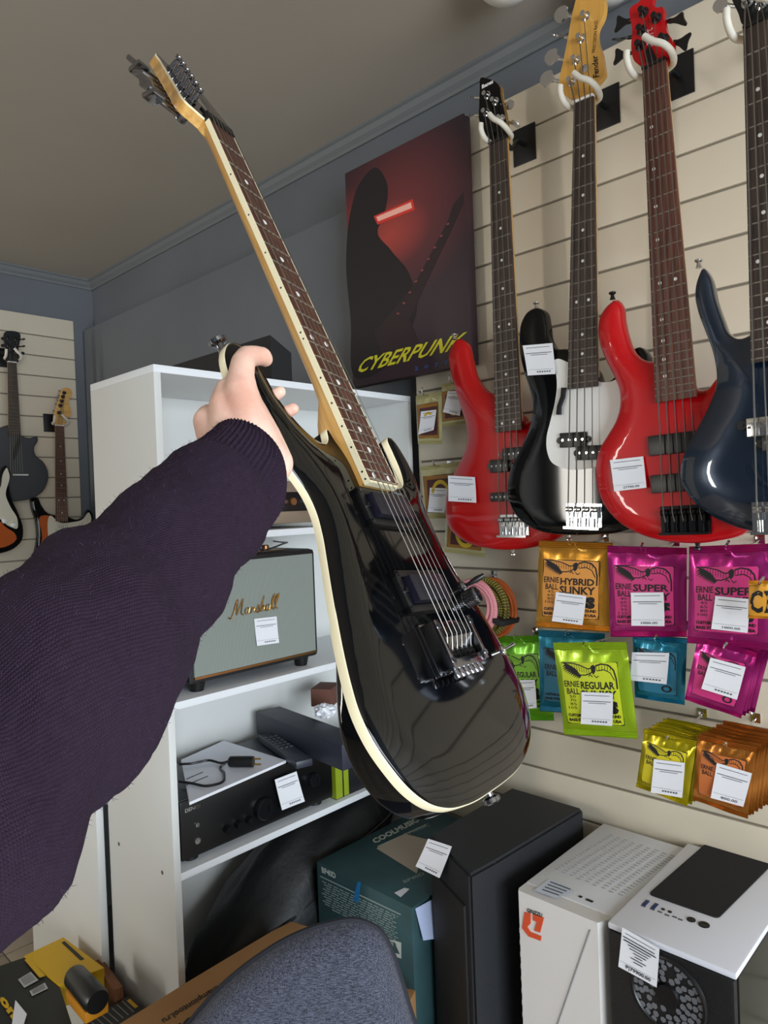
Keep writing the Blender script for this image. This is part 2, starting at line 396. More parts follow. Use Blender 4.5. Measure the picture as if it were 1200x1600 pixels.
# ================================================================== bookcase
bc = thing('bookcase', 'tall white laminate bookcase standing out from the right wall', 'bookcase', frameT((1.139, 1.5, 0)))
X0, X1, Y0, Y1, ZT = .738-1.139, 1.540-1.139, 1.35-1.5, 1.65-1.5, 1.957
obj('side_panel', MB().box(X0, X0+.016, Y0, Y1, 0, ZT-.016, .0008), M_white, bc)
obj('side_panel', MB().box(X1-.016, X1, Y0, Y1, 0, ZT-.016, .0008), M_white, bc)
obj('top_panel', MB().box(X0, X1, Y0, Y1, ZT-.016, ZT, .0008), M_whiteedge, bc)
for z in (1.598, 1.249, .889, .5, .08): obj('shelf', MB().box(X0+.016, X1-.016, Y0, Y1-.005, z-.016, z, .0008), M_whiteedge, bc)
obj('back_panel', MB().box(X0+.002, X1-.002, Y1-.004, Y1, .02, ZT-.016), M_white, bc)
obj('plinth', MB().box(X0+.016, X1-.016, Y0+.02, Y0+.036, 0, .064), M_white, bc)
M_screw = mat('dark_screw', '5b544c', .6)
for z, yy in ((.881, -.1), (.881, .1), (.492, .1), (.492, -.1), (1.241, -.1), (1.241, .1)):
    obj('screw_cap', MB().cyl((X0+.0005, yy, z), (X0-.0006, yy, z), .0045, .0045, 12), M_screw, bc)
# low white cabinet behind it
lc = thing('cabinet', 'low white cabinet standing behind the tall bookcase', 'cabinet', frameT((1.06, 1.9, 0)))
obj('side_panel', MB().box(-.345, -.327, -.235, .21, 0, .955, .001), M_white, lc)
obj('side_panel', MB().box(.327, .345, -.235, .21, 0, .955, .001), M_white, lc)
obj('top_panel', MB().box(-.345, .345, -.235, .21, .955, .973, .001), M_white, lc)
obj('back_panel', MB().box(-.327, .327, .2, .21, 0, .955), M_white, lc)
obj('shelf', MB().box(-.327, .327, -.2, .2, .45, .468), M_white, lc)

# ------------------------------------------------------------------ black case on top of the bookcase
P0 = onY((422, 524), 1.40); P1 = onY((455, 552), 1.40)
bx = thing('instrument_case', 'long black case lying on top of the white bookcase', 'case', frameT((P0.x-.06, 1.5, ZT+.001)))
h = P0.z-ZT; w = P0.x-.06; hs = P1.z-ZT
pr = [(P0.x-w, 0), (P1.x-w, 0), (P1.x-w, hs), (P0.x-w, h)]
obj('shell', MB().prism(pr, -.10, .62, lambda v: Vector((v.x, v.z, v.y))), M_blackmat, bx, smooth=False)
for yy in (.1, .4): obj('latch', MB().box(P0.x-w-.004, P0.x-w, yy-.02, yy+.02, h*.1, h*.4, .001), M_black, bx)

# ------------------------------------------------------------------ things on the shelves
# silver tuner with black knob strip
rc = thing('stereo_receiver', 'beige metal stereo receiver with black knob strip on the upper shelf', 'receiver', frameA((1.06, 1.385, 1.598)))
M_champ = mat('champagne_metal', 'a89a84', .35, .6)
obj('case', MB().box(-.20, .20, .012, .118, -.24, -.002, .004), M_champ, rc)
obj('front_panel', MB().box(-.19, .19, .042, .09, -.004, .002, .002), M_black, rc)
for u in (-.15, -.1, -.06, -.02, .03, .055, .1, .14):
    r = .010 if u in (.055, -.1) else .005
    obj('knob', MB().lathe((u, .066, .002), (0, 0, 1), [(0, r), (.008, r), (.010, r*.85), (.010, r*.2)], 18), mat('brass_knob', 'b98a5c', .3, 1) if r > .006 else M_chrome, rc)
for u in (-.17, .17): obj('foot', MB().cyl((u, 0, -.03), (u, .013, -.03), .014), M_black, rc)

# guitar-amp styled speaker
ms = thing('speaker', 'black loudspeaker with grey-green woven grille and gold script badge', 'speaker', frameA((.99, 1.372, 1.249)))
SW = .186; SB, ST = .021, .232
tp = onY((487, 864.5), 1.372); ST = tp.z-1.249+.012
obj('cabinet', MB().box(-SW, SW, SB, ST, -.19, -.001, .012), mat('black_vinyl', '131314', .5, bump=.25, bscale=500), ms)
def weave_mat():
    m = bpy.data.materials.new('grille_weave'); m.use_nodes = True; nt = m.node_tree; b = nt.nodes['Principled BSDF']; b.inputs['Roughness'].default_value = .85
    tc = nt.nodes.new('ShaderNodeTexCoord'); ck = nt.nodes.new('ShaderNodeTexWave'); ck.inputs['Scale'].default_value = 150; ck.inputs['Distortion'].default_value = 1.5; ck.bands_direction = 'X'
    c2 = nt.nodes.new('ShaderNodeTexWave'); c2.inputs['Scale'].default_value = 210; c2.bands_direction = 'Y'; c2.inputs['Distortion'].default_value = 1
    mx = nt.nodes.new('ShaderNodeMath'); mx.operation = 'MULTIPLY'; r = nt.nodes.new('ShaderNodeValToRGB'); r.color_ramp.elements[0].color = rgb('79817a'); r.color_ramp.elements[1].color = rgb('b7beb4')
    nt.links.new(tc.outputs['Object'], ck.inputs[0]); nt.links.new(tc.outputs['Object'], c2.inputs[0]); nt.links.new(ck.outputs['Fac'], mx.inputs[0]); nt.links.new(c2.outputs['Fac'], mx.inputs[1])
    nt.links.new(mx.outputs[0], r.inputs[0]); nt.links.new(r.outputs[0], b.inputs['Base Color'])
    bp = nt.nodes.new('ShaderNodeBump'); bp.inputs['Strength'].default_value = .5; bp.inputs['Distance'].default_value = .001; nt.links.new(mx.outputs[0], bp.inputs['Height']); nt.links.new(bp.outputs[0], b.inputs['Normal'])
    return m
obj('grille', MB().box(-SW+.012, SW-.012, SB+.016, ST-.012, -.004, .003, .002), weave_mat(), ms)
M_copper = mat('copper_trim', 'b07a50', .3, 1)
obj('trim_strip', MB().box(-SW+.012, SW-.012, SB+.011, SB+.016, -.004, .0035), M_copper, ms)
for u in (-.15, .15): obj('foot', MB().lathe((u, 0, -.03), (0, 1, 0), [(0, .015), (.021, .02)], 16), M_black, ms)
obj('foot', MB().lathe((-.15, 0, -.16), (0, 1, 0), [(0, .015), (.021, .02)], 16), M_black, ms)
obj('foot', MB().lathe((.15, 0, -.16), (0, 1, 0), [(0, .015), (.021, .02)], 16), M_black, ms)
obj('top_plate', MB().box(-.13, .13, ST-.001, ST+.002, -.12, -.04, .001), mat('brass_plate', 'a98d5a', .3, 1), ms)
for k in range(4): obj('knob', MB().lathe((-.09+.06*k, ST+.002, -.08), (0, 1, 0), [(0, .010), (.010, .009), (.012, .007)], 16), M_copper, ms)
# script badge drawn as strokes
strokes = [[(0, .0), (.3, -.15), (.6, .3), (1.0, 1.35), (1.15, 1.5)], [(1.1, 1.5), (1.0, .8), (1.05, .1)], [(1.05, .15), (1.4, .9), (1.75, 1.5)], [(1.75, 1.5), (1.65, .8), (1.7, .1), (1.9, .05)],
           [(2.6, .55), (2.3, .6), (2.1, .3), (2.25, .05), (2.5, .2), (2.65, .6), (2.6, .1), (2.85, .15)], [(2.9, .1), (3.0, .6), (3.05, .45), (3.3, .55), (3.25, .2), (3.45, .1)],
           [(3.5, .1), (3.85, .75), (3.8, .5), (3.95, .2), (3.75, .02), (3.6, .12)], [(3.95, .05), (4.2, .7), (4.5, 1.5), (4.4, 1.2), (4.2, .05)], [(4.2, .2), (4.5, .6), (4.6, .4), (4.55, .1), (4.75, .15)],
           [(5.3, .55), (5.0, .6), (4.8, .3), (4.95, .05), (5.2, .2), (5.35, .6), (5.3, .1), (5.5, .2)], [(5.5, .2), (5.8, .9), (6.0, 1.5), (5.85, 1.4), (5.7, .3), (5.85, .08), (6.0, .2)], [(6.0, .2), (6.3, .9), (6.5, 1.5), (6.35, 1.4), (6.2, .3), (6.4, .1)]]
bd = MB(); a = onY((356, 965), 1.368); b = onY((434, 948), 1.368); k = (b.x-a.x)/6.5
for st in strokes:
    L = smooth_loop([Vector((a.x-.99+(p[0]+.12*p[1])*k, a.z-1.249+p[1]*k*1.15, .0055)) for p in st], .004, False); bd.tube(L, .0016, 6)
obj('script_badge', bd, mat('badge_gold', 'c29a5e', .25, 1), ms)
q = [onY(p, 1.368) for p in ((397, 967), (432, 963), (434, 1004), (400, 1009))]
price_tag(ms, [(p.x-.99, p.z-1.249) for p in q], .0045, '')
# cable on top of the speaker
L = [onZ(p, 1.249+ST+.006) for p in ((375, 862), (395, 855), (415, 862), (440, 857), (430, 848), (405, 847), (398, 850))]
cb = obj('audio_cable', MB().tube(smooth_loop([p+Vector((0, 0, .004+.006*(i % 2))) for i, p in enumerate(L)], .01, False), .0022, 6), M_black); tagp(cb, 'thin black cable coiled on top of the grey-green speaker', 'cable')

# stereo amplifier
am = thing('amplifier', 'black stereo amplifier with silver knobs on the lower shelf', 'amplifier', frameA((.984, 1.368, .889)))
AW, AH = .217, .14
obj('case', MB().box(-AW, AW, .012, AH, -.22, -.012, .003), mat('black_metal', '26292f', .4), am)
obj('front_panel', MB().box(-AW, AW, .012, AH, -.012, 0, .004), mat('black_front', '0b0b0d', .3), am)
for u in (-.18, .18): obj('foot', MB().cyl((u, 0, -.03), (u, .013, -.03), .018), M_black, am)
for u in (-.18, .18): obj('foot', MB().cyl((u, 0, -.17), (u, .013, -.17), .018), M_black, am)
def knob(u, v, r, d, m): 
    k = obj('knob', MB().lathe((u, v, 0), (0, 0, 1), [(0, r*1.05), (d*.85, r), (d, r*.9), (d, .0005)], 28), m, am)
    return k
M_knobb = mat('knob_black', '1a1a1e', .25, .3)
knob(-.004, .058, .025, .018, M_knobb); knob(.150, .078, .017, .015, M_knobb)
for u in (-.105, -.075, -.045): knob(u, .045, .0085, .014, M_knobb)
for u, v, r in ((.0, .066, .026), (.153, .084, .018)): obj('knob_mark', MB().box(u-.0015, u+.0015, v-.012, v+.004, .0181 if r > .02 else .0151, .0188 if r > .02 else .0158), M_chrome, am)
obj('headphone_jack', MB().lathe((-.178, .045, 0), (0, 0, 1), [(0, .008), (.003, .007), (.003, .004), (.001, .003)], 18), M_chrome, am)
obj('power_button', MB().cyl((-.178, .08, 0), (-.178, .08, .004), .005), M_chrome, am)
mb = MB(); put(mb, text_mb('DENON', .011, .02), lambda v: Vector((-.205+v.x*1.1, .115+v.y, .0006))); obj('lettering', mb, M_chrome, am, smooth=False)
q = [onY(p, 1.362) for p in ((426, 1217), (460, 1204), (471, 1250), (436, 1264))]
price_tag(am, [(p.x-.984, p.z-.889) for p in q], .014, '')
zt = .889+AH
bk = [onZ(p, zt+.002) for p in ((283, 1190), (350, 1160), (447, 1191), (296, 1257))]
o = Vector((.87, 1.45, zt))
bo = thing('booklet', 'white instruction booklet lying on the black amplifier', 'booklet', frameT(o))
obj('pages', MB().prism([((p-o).x, (p-o).y) for p in bk], .0005, .006), M_paper, bo, smooth=False)
obj('cover', MB().prism([((p-o).x, (p-o).y) for p in bk], .006, .0068), mat('booklet_cover', 'e6e8f2', .4), bo, smooth=False)
mb = MB()
for a, b in (((292, 1217), (318, 1206)), ((288, 1228), (326, 1212))):
    A = onZ(a, zt+.008)-o; B = onZ(b, zt+.008)-o; d = (B-A); nn = Vector((-d.y, d.x, 0)).normalized()*.004; mb.quad(A, B, B+nn, A+nn)
mb.v = [(x, y, .0072) for x, y, z in mb.v]; obj('print', mb, M_ink, bo, smooth=False)
# power plug and cord
pl = thing('power_plug', 'black power plug with gold pins lying on the white booklet', 'plug', Matrix.Identity(4))
A = onZ((357, 1190), zt+.020); B = onZ((396, 1190), zt+.020); d = (B-A).normalized()
obj('plug_body', MB().lathe(A, d, [(0, .008), (.004, .0125), (.02, .013), ((B-A).length-.006, .013), ((B-A).length, .0125)], 20), M_black, pl)
M_brass = mat('gold_pin', 'c9a45a', .25, 1)
for s in (-1, 1): obj('pin', MB().cyl(B+Vector((0, 0, .0065*s)), B+d*.018+Vector((0, 0, .0065*s)), .0022), M_brass, pl)
C = [A-d*.002]+[onZ(p, zt+.014) for p in ((347, 1192), (325, 1188), (300, 1193), (280, 1194))]
obj('cord', MB().tube(smooth_loop(C, .006, False), .003, 8), M_black, pl)
C = [A-d*.004]+[onZ(p, zt+.011) for p in ((346, 1197), (350, 1208), (343, 1224), (325, 1228), (300, 1224), (280, 1221))]
obj('cord', MB().tube(smooth_loop(C, .006, False), .003, 8), M_black, pl)
# remote control
A = onZ((418, 1154), zt+.008); B = onZ((474, 1194), zt+.008); d = (B-A).normalized(); n = Vector((-d.y, d.x, 0)); mid = (A+B)/2; mid.z = zt
rm = thing('remote_control', 'slim black remote control lying on the amplifier', 'remote control', Matrix(((d.x, n.x, 0, mid.x), (d.y, n.y, 0, mid.y), (0, 0, 1, zt), (0, 0, 0, 1))))
L = (B-A).length/2
obj('body', MB().box(-L-.008, L+.008, -.022, .022, .0015, .020, .005), mat('remote_black', '30343f', .4), rm)
for i in range(6):
    for j in (-1, 0, 1): obj('button', MB().box(-L+.02+i*.02, -L+.031+i*.02, j*.013-.004, j*.013+.004, .019, .0222, .001), mat('grey_button', '3a3d44', .5), rm)
# dark carton lying askew on the amplifier
A = onZ((438, 1137), zt+.001); B = onZ((535, 1176), zt+.001); d = (B-A).normalized(); n = Vector((-d.y, d.x, 0))
if n.y < 0: n = -n
dc = thing('carton', 'dark blue-black carton lying askew behind the remote control', 'box', Matrix(((d.x, n.x, 0, A.x), (d.y, n.y, 0, A.y), (0, 0, 1, zt), (0, 0, 0, 1))))
L = (B-A).length+.10
obj('box_body', MB().box(0, L, 0, .075, .001, .062, .002), mat('navy_carton', '2a2d3a', .5), dc)
mb = MB(); mb.prism([(.024, .030), (.044, .040), (.024, .050)], 0, .0008, lambda v: Vector((v.x, -v.z, v.y))); obj('logo_mark', mb, M_whitepl, dc, smooth=False)
mb = MB()
for i, (w_, z_) in enumerate(((.05, .030), (.035, .022))): mb.box(.055, .055+w_, -.0008, 0, z_, z_+.004)
obj('print', mb, mat('print_grey', '6d7180', .6), dc, smooth=False)
# crumpled paper and small brown box
t = obj('brown_carton', MB().box(-.04, .04, -.03, .03, 0, .05, .002), mat('red_brown_carton', '6b4436', .7)); t.matrix_world = frameT(onZ((497, 1103), zt+.062)+Vector((.03, .0, .001)), .5); tagp(t, 'small red-brown carton on the dark askew carton', 'box')
bm = bmesh.new(); bmesh.ops.create_icosphere(bm, subdivisions=3, radius=.03)
rr = random.Random(3)
for v in bm.verts: v.co *= .62+.5*rr.random(); v.co.z = max(v.co.z*.7, -.017)
me = bpy.data.meshes.new('crumpled_paper'); bm.to_mesh(me); bm.free(); t = obj('crumpled_paper', me, M_paper); P = onZ((514, 1118), zt+.062); t.location = (P.x-.02, P.y-.006, zt+.062+.018); tagp(t, 'crumpled white paper on the dark askew carton', 'paper')
# black and green box beside the amplifier
gb = thing('product_box', 'black box with lime green stripes beside the amplifier', 'box', frameA((1.285, 1.366, .889)))
obj('box_body', MB().box(-.075, .16, 0, .108, -.12, 0, .001), mat('product_black', '17181b', .45), gb)
M_lime = mat('lime_print', '8a9c1e', .5)
for u0, u1 in ((-.0752, -.052), (-.047, -.030)): obj('green_stripe', MB().box(u0, u1, .002, .106, -.12, .0006), M_lime, gb, smooth=False)
obj('logo_mark', MB().box(.02, .03, .06, .075, 0, .0008), M_whitepl, gb, smooth=False)
# soft black gig bag slumped in the bottom compartment
bm = bmesh.new(); bmesh.ops.create_icosphere(bm, subdivisions=4, radius=1)
rr = random.Random(5)
from mathutils import noise
for v in bm.verts:
    c = v.co.copy(); w = 1+.12*noise.noise(c*2.2)+.05*noise.noise(c*6)
    v.co = Vector((c.x*.34*w, c.y*.13*w, max(c.z*.17*w, -.155)))
    v.co.z += .13*(v.co.x/.34)-.02
me = bpy.data.meshes.new('bag'); bm.to_mesh(me); bm.free(); me.shade_smooth()
gbag = thing('gig_bag', 'soft black gig bag slumped in the bottom of the bookcase', 'bag', frameT((1.16, 1.49, .5)))
o_ = obj('bag_body', me, mat('black_nylon', '0c0f10', .55, bump=.3, bscale=90), gbag); o_.location = (.015, 0, .165)
obj('zipper', MB().tube([(-.26+.045*i, -.122, .09+.018*i+.01*math.sin(i)) for i in range(13)], .004, 6), M_black, gbag)

# ================================================================== hanging basses and guitars
def hull_px(P2, pts, n=0): return [P2(p, n).to_2d() for p in pts]
def clover(mb, c, ax, w, l, th, nrm, fork=False):
    """tuner paddle: c base point, ax direction outwards in the plane, nrm thickness direction"""
    ax = Vector(ax).normalized(); nrm = Vector(nrm).normalized(); s = nrm.cross(ax)
    if fork: pr = [(0, -.16), (.25, -.15), (.45, -.22), (.75, -.42), (.95, -.5), (1.0, -.42), (.96, -.15), (.95, .15), (1.0, .42), (.95, .5), (.75, .42), (.45, .22), (.25, .15), (0, .16)]
    else: pr = [(0, -.14), (.18, -.2), (.3, -.42), (.5, -.5), (.7, -.42), (.86, -.34), (1, -.15), (1, .15), (.86, .34), (.7, .42), (.5, .5), (.3, .42), (.18, .2), (0, .14)]
    L = smooth_loop([Vector((a*l, b*w)) for a, b in pr], .004)
    mb.prism([(p.x, p.y) for p in L], -th/2, th/2, lambda v: Vector(c)+ax*v.x+s*v.y+nrm*v.z)

def make_bass(cfg):
    wall = cfg.get('wall', 'B'); pl = cfg['plane']; base = cfg['base']
    W0 = (onX(base, pl) if wall == 'B' else onY(base, pl))
    root = thing(cfg['name'], cfg['label'], cfg['cat'], frameB(W0) if wall == 'B' else frameA(W0), cfg.get('group'))
    def P2(px, n=0):
        if wall == 'B': P = onX(px, pl-n); return Vector((W0.y-P.y, P.z-W0.z, n))
        P = onY(px, pl-n); return Vector((P.x-W0.x, P.z-W0.z, n))
    T = cfg.get('thick', .04); st = cfg.get('step', .012)
    loop = smooth_loop(hull_px(P2, cfg['body']), cfg.get('loopstep', .007))
    R, hgt, ro = cfg.get('arch', (.05, .010)) + (cfg.get('round', .006),)
    fr = lambda u, v, d: -arch(d, R, hgt)-roundover(d, ro)
    bk = lambda u, v, d: -T+roundover(d, ro)+arch(d, .03, .006)
    obj('body', carved(loop, fr, bk, st, (ro*.12, ro*.45, ro, ro*2.2)), cfg['mat'], root, angle=70)
    fn = .012
    n0, n1 = [P2(p, fn) for p in cfg['nut']]; e0, e1 = [P2(p, fn) for p in cfg['end']]
    nm = (n0+n1)/2; em = (e0+e1)/2; ax = (em-nm).normalized(); sd = Vector((0, 0, 1)).cross(ax); sd = -sd if sd.x < 0 else sd
    wn = abs((n1-n0).dot(sd))/2; we = abs((e1-e0).dot(sd))/2; LB = (em-nm).length
    loc = lambda x, s, n: Vector((nm.x+ax.x*x+sd.x*s, nm.y+ax.y*x+sd.y*s, n))
    hw = lambda x: wn+(we-wn)*x/LB
    # fretboard and neck
    obj('fretboard', MB().prism([loc(0, -wn, 0).to_2d(), loc(LB, -we, 0).to_2d(), loc(LB, we, 0).to_2d(), loc(0, wn, 0).to_2d()], .006, fn), cfg['board'], root, angle=30)
    nk = MB(); NS = 10; K = 9; vs = []
    for i in range(NS):
        x = (LB-.02)*i/(NS-1); w = hw(x)
        for k in range(K):
            a = math.pi*k/(K-1); vs.append(loc(x, -w*math.cos(a), .006-.020*math.sin(a)**.8))
    nk.add(vs, [(i*K+k, i*K+k+1, (i+1)*K+k+1, (i+1)*K+k) for i in range(NS-1) for k in range(K-1)]+[(i*K+K-1, i*K, (i+1)*K, (i+1)*K+K-1) for i in range(NS-1)]+[tuple(range(K)), tuple(range((NS-1)*K+K-1, (NS-1)*K-1, -1))])
    obj('neck', nk, cfg.get('neck', M_maple), root)
    s = (P2(cfg['saddle_px'], fn)-nm).dot(ax) if 'saddle_px' in cfg else cfg['scale']; nf = 0
    while s*(1-2**(-(nf+1)/12)) < LB-.004: nf += 1
    fx = lambda k: s*(1-2**(-k/12))
    for k in range(1, nf+1):
        x = fx(k); mb = MB(); a, b = loc(x, -hw(x)+.0006, fn), loc(x, hw(x)-.0006, fn); mb.tube([a, b], .0013, 6); obj('fret', mb, M_fretm, root)
    dr = cfg.get('dot', .0032)
    for k in (3, 5, 7, 9, 12, 15, 17, 19, 21, 24):
        if k > nf or cfg.get('nodots'): continue
        x = (fx(k)+fx(k-1))/2
        for o_ in ((-.45, .45) if k in (12, 24) else (cfg.get('dotoff', 0),)):
            c = loc(x, o_*hw(x), fn); obj('inlay_dot', MB().cyl(c-Vector((0, 0, .001)), c+Vector((0, 0, .0004)), dr, dr, 12), M_pearl, root)
    obj('nut', MB().prism([loc(-.005, -wn, 0).to_2d(), loc(0, -wn, 0).to_2d(), loc(0, wn, 0).to_2d(), loc(-.005, wn, 0).to_2d()], .004, fn+.003), cfg.get('nutmat', M_pearl), root, smooth=False)
    # headstock
    if 'head' in cfg:
        hn = .004; L = smooth_loop(hull_px(P2, cfg['head'], hn), .006)
        obj('headstock', MB().prism([(p.x, p.y) for p in L], hn-.014, hn), cfg['headmat'], root, angle=30)
        if cfg.get('headback'): obj('headstock_wood', MB().prism([(p.x, p.y) for p in smooth_loop(hull_px(P2, cfg['head'], hn), .006)], hn-.0155, hn-.003), cfg['headback'], root, angle=30)
    tm = cfg.get('tunermat', M_chrome); posts = []
    for (pp, kp, fork, edge) in cfg.get('tuners', []):
        c = P2(pp, .004); posts.append(c)
        tn = obj('tuner_post', MB().lathe(c, (0, 0, 1), [(0, .0095), (.0015, .0095), (.003, .0065), (.008, .0055), (.012, .0045), (.016, .0055), (.017, .005), (.017, .001)], 16), tm, root)
        k = P2(kp, -.012); d = (k-Vector((c.x, c.y, -.012))); d.z = 0; mb = MB(); mb.cyl(Vector((c.x, c.y, -.012)), Vector((c.x, c.y, -.012))+d*.72, .0035)
        dn = d.normalized(); nrm = Vector((0, 0, 1)) if not edge else dn.cross(Vector((0, 0, 1)))
        nrm = (nrm if not edge else (nrm*.95+Vector((0, 0, .3))).normalized())
        clover(mb, Vector((c.x, c.y, -.012))+d-dn*cfg.get('key', .026)*.62, dn, cfg.get('key', .026), cfg.get('key', .026)*1.05, .003, nrm, fork)
        obj('tuner_key', mb, cfg.get('keymat', tm), tn)
    # bridge, strings
    ns = cfg['strings']; bsp = cfg.get('spacing', .019); xb = cfg.get('bridge_at', s)
    for k in range(ns):
        f = (k-(ns-1)/2); a = loc(0, f*2*wn*.8/(ns-1), fn+.0034); b = loc(xb, f*bsp, .018); pts = [a, b, loc(xb+(.03 if cfg.get('bridgemat', 1) else .004), f*bsp, .006)]
        if k < len(cfg.get('order', [])): pts = [posts[cfg['order'][k]]+Vector((0, 0, .010))]+pts
        rad = cfg.get('srad', [.0014, .0012, .0010, .0008, .0007])[min(k, 4)]
        obj('string', MB().tube(pts, rad, 6), M_steel, root)
    bm_ = cfg.get('bridgemat', M_chrome); bw = (ns-1)*bsp/2+.012
    if bm_:
        br = obj('bridge', MB().prism([loc(xb-.012, -bw, 0).to_2d(), loc(xb+.042, -bw, 0).to_2d(), loc(xb+.042, bw, 0).to_2d(), loc(xb-.012, bw, 0).to_2d()], -.001, .003).prism([loc(xb+.037, -bw, 0).to_2d(), loc(xb+.042, -bw, 0).to_2d(), loc(xb+.042, bw, 0).to_2d(), loc(xb+.037, bw, 0).to_2d()], .003, .017), bm_, root, angle=30)
        for k in range(ns):
            f = (k-(ns-1)/2)*bsp; mb = MB().cyl(loc(xb, f-.007, .011), loc(xb, f+.007, .011), .006, n=12); mb.prism([loc(xb, f-.006, 0).to_2d(), loc(xb+.018, f-.006, 0).to_2d(), loc(xb+.018, f+.006, 0).to_2d(), loc(xb, f+.006, 0).to_2d()], .004, .012); mb.cyl(loc(xb+.018, f, .010), loc(xb+.037, f, .010), .0022, n=8)
            obj('saddle', mb, bm_, br)
    for (a, b, m, pole) in cfg.get('pickups', []):
        A = P2(a, 0); B = P2(b, 0); cx = (A+B)/2
        du = abs(B.x-A.x)/2; dv = abs(B.y-A.y)/2
        rot = Matrix.Translation((cx.x, cx.y, 0)) @ Matrix.Rotation(math.atan2(-ax.x, -ax.y)*-1, 4, 'Z')
        pk = obj('pickup', MB().box(-du, du, -dv, dv, -.002, .009, .002, rot), m, root)
        if pole == 'ears':
            for sgn in (-1, 1): obj('pickup_ear', MB().lathe(rot @ Vector((sgn*(du+.003), 0, 0)), (0, 0, 1), [(0, .007), (.004, .007), (.004, .003), (.006, .003)], 14), m, pk)
        for i in range(pole if isinstance(pole, int) else 4):
            c = rot @ Vector((-du+du*2*(i+.5)/(pole if isinstance(pole, int) else 4), 0, .009)); obj('pole_piece', MB().cyl(c, c+Vector((0, 0, .0008)), .0026, n=10), M_chrome, pk)
    for p in cfg.get('buttons', []):
        c = P2(p, -T/2); d = Vector((c.x, c.y, 0))-Vector((loc(xb*.8, 0, 0).x, loc(xb*.8, 0, 0).y, 0)); d = Vector(cfg.get('btndir', (0, 1, 0))) if c.y > .2 else Vector((0, -1, 0))
        obj('strap_button', MB().lathe(c-d*.006, d, [(0, .006), (.004, .004), (.009, .0035), (.011, .007), (.014, .007), (.015, .005)], 14), cfg.get('btnmat', M_chrome), root)
    for (q, pr) in cfg.get('tags', []): price_tag(root, [P2(p, .004) for p in q], .004, pr)
    for o_, (pts, m, n0_, n1_) in enumerate(cfg.get('plates', [])):
        L = smooth_loop(hull_px(P2, pts), .006); g = obj(cfg['platename'], MB().prism([(p.x, p.y) for p in L], n0_, n1_), m, root, angle=30)
    root['_P2'] = 0
    del root['_P2']
    return root, P2, loc

M_redb = mat('red_candy_lacquer', 'b0070a', .3, .0, coat=.55, spec=.2)
M_redc = mat('crimson_lacquer', 'bf0812', .3, 0, coat=.6, spec=.2)
M_blue = mat('midnight_blue_lacquer', '0f2338', .22, .45, coat=1)
GRP = 'bass guitars hanging in a row on the slat panel'
b1, P2a, la = make_bass(dict(name='bass_guitar', cat='bass guitar', group=GRP, plane=1.425, saddle_px=(800, 812), base=(790, 860), mat=M_redb, thick=.042,
    label='candy red bass with black headstock hanging next to the maroon canvas',
    body=[(709.6, 528), (700, 540), (695, 557), (697.7, 578), (704.3, 604), (714.8, 638.5), (722.7, 664.7), (724, 685.7), (718.7, 709), (707, 733), (696.4, 756.6), (690.5, 783), (690.5, 804), (696.4, 825), (711, 840.6), (729, 851), (755.5, 857.6), (787, 860), (818.5, 857.6), (845, 851), (871, 838), (886, 815), (884, 785), (868, 755), (858, 725), (862, 695), (866, 665), (858, 645), (845, 640), (832, 650), (818, 660), (812, 650), (790, 640), (774, 624), (768, 617), (753, 609.6), (737, 588.6), (729, 560), (721, 533.5)],
    nut=[(764, 222), (790.5, 220)], end=[(773.9, 674), (814.5, 673)], board=M_rosed, scale=.864, arch=(.055, .012),
    head=[(751, 121.8), (762, 123), (773, 127), (780, 135), (781.5, 149), (788.5, 179.7), (791.5, 203), (790.5, 220), (777, 221), (764, 222), (757, 205), (748.5, 186.7), (748.8, 163), (749.5, 140)], headmat=M_blackgloss, headback=M_maple, nutmat=M_black,
    tuners=[((760.5, 176), (733, 180), False, True), ((761.7, 149), (733, 152), False, True), ((774.5, 158.6), (797, 164), False, False), ((784, 186), (806, 194), False, True)], order=[0, 1, 2, 3], strings=4, key=.024,
    pickups=[((768, 719), (797, 737), M_black, 'ears'), ((788, 701), (817, 718), M_black, 'ears'), ((769, 770), (822, 782), M_black, 8)],
    buttons=[(710, 527), (802, 862)], tags=[([(700, 743), (742, 745.6), (746, 785.5), (702, 783)], '')]))
mb = MB(); put(mb, text_mb('Ibanez', .012, .05), lambda v: P2a((753, 138.5), .0046)+Vector((v.x*1.05, v.y, 0))); obj('lettering', mb, M_whitepl, b1, smooth=False)

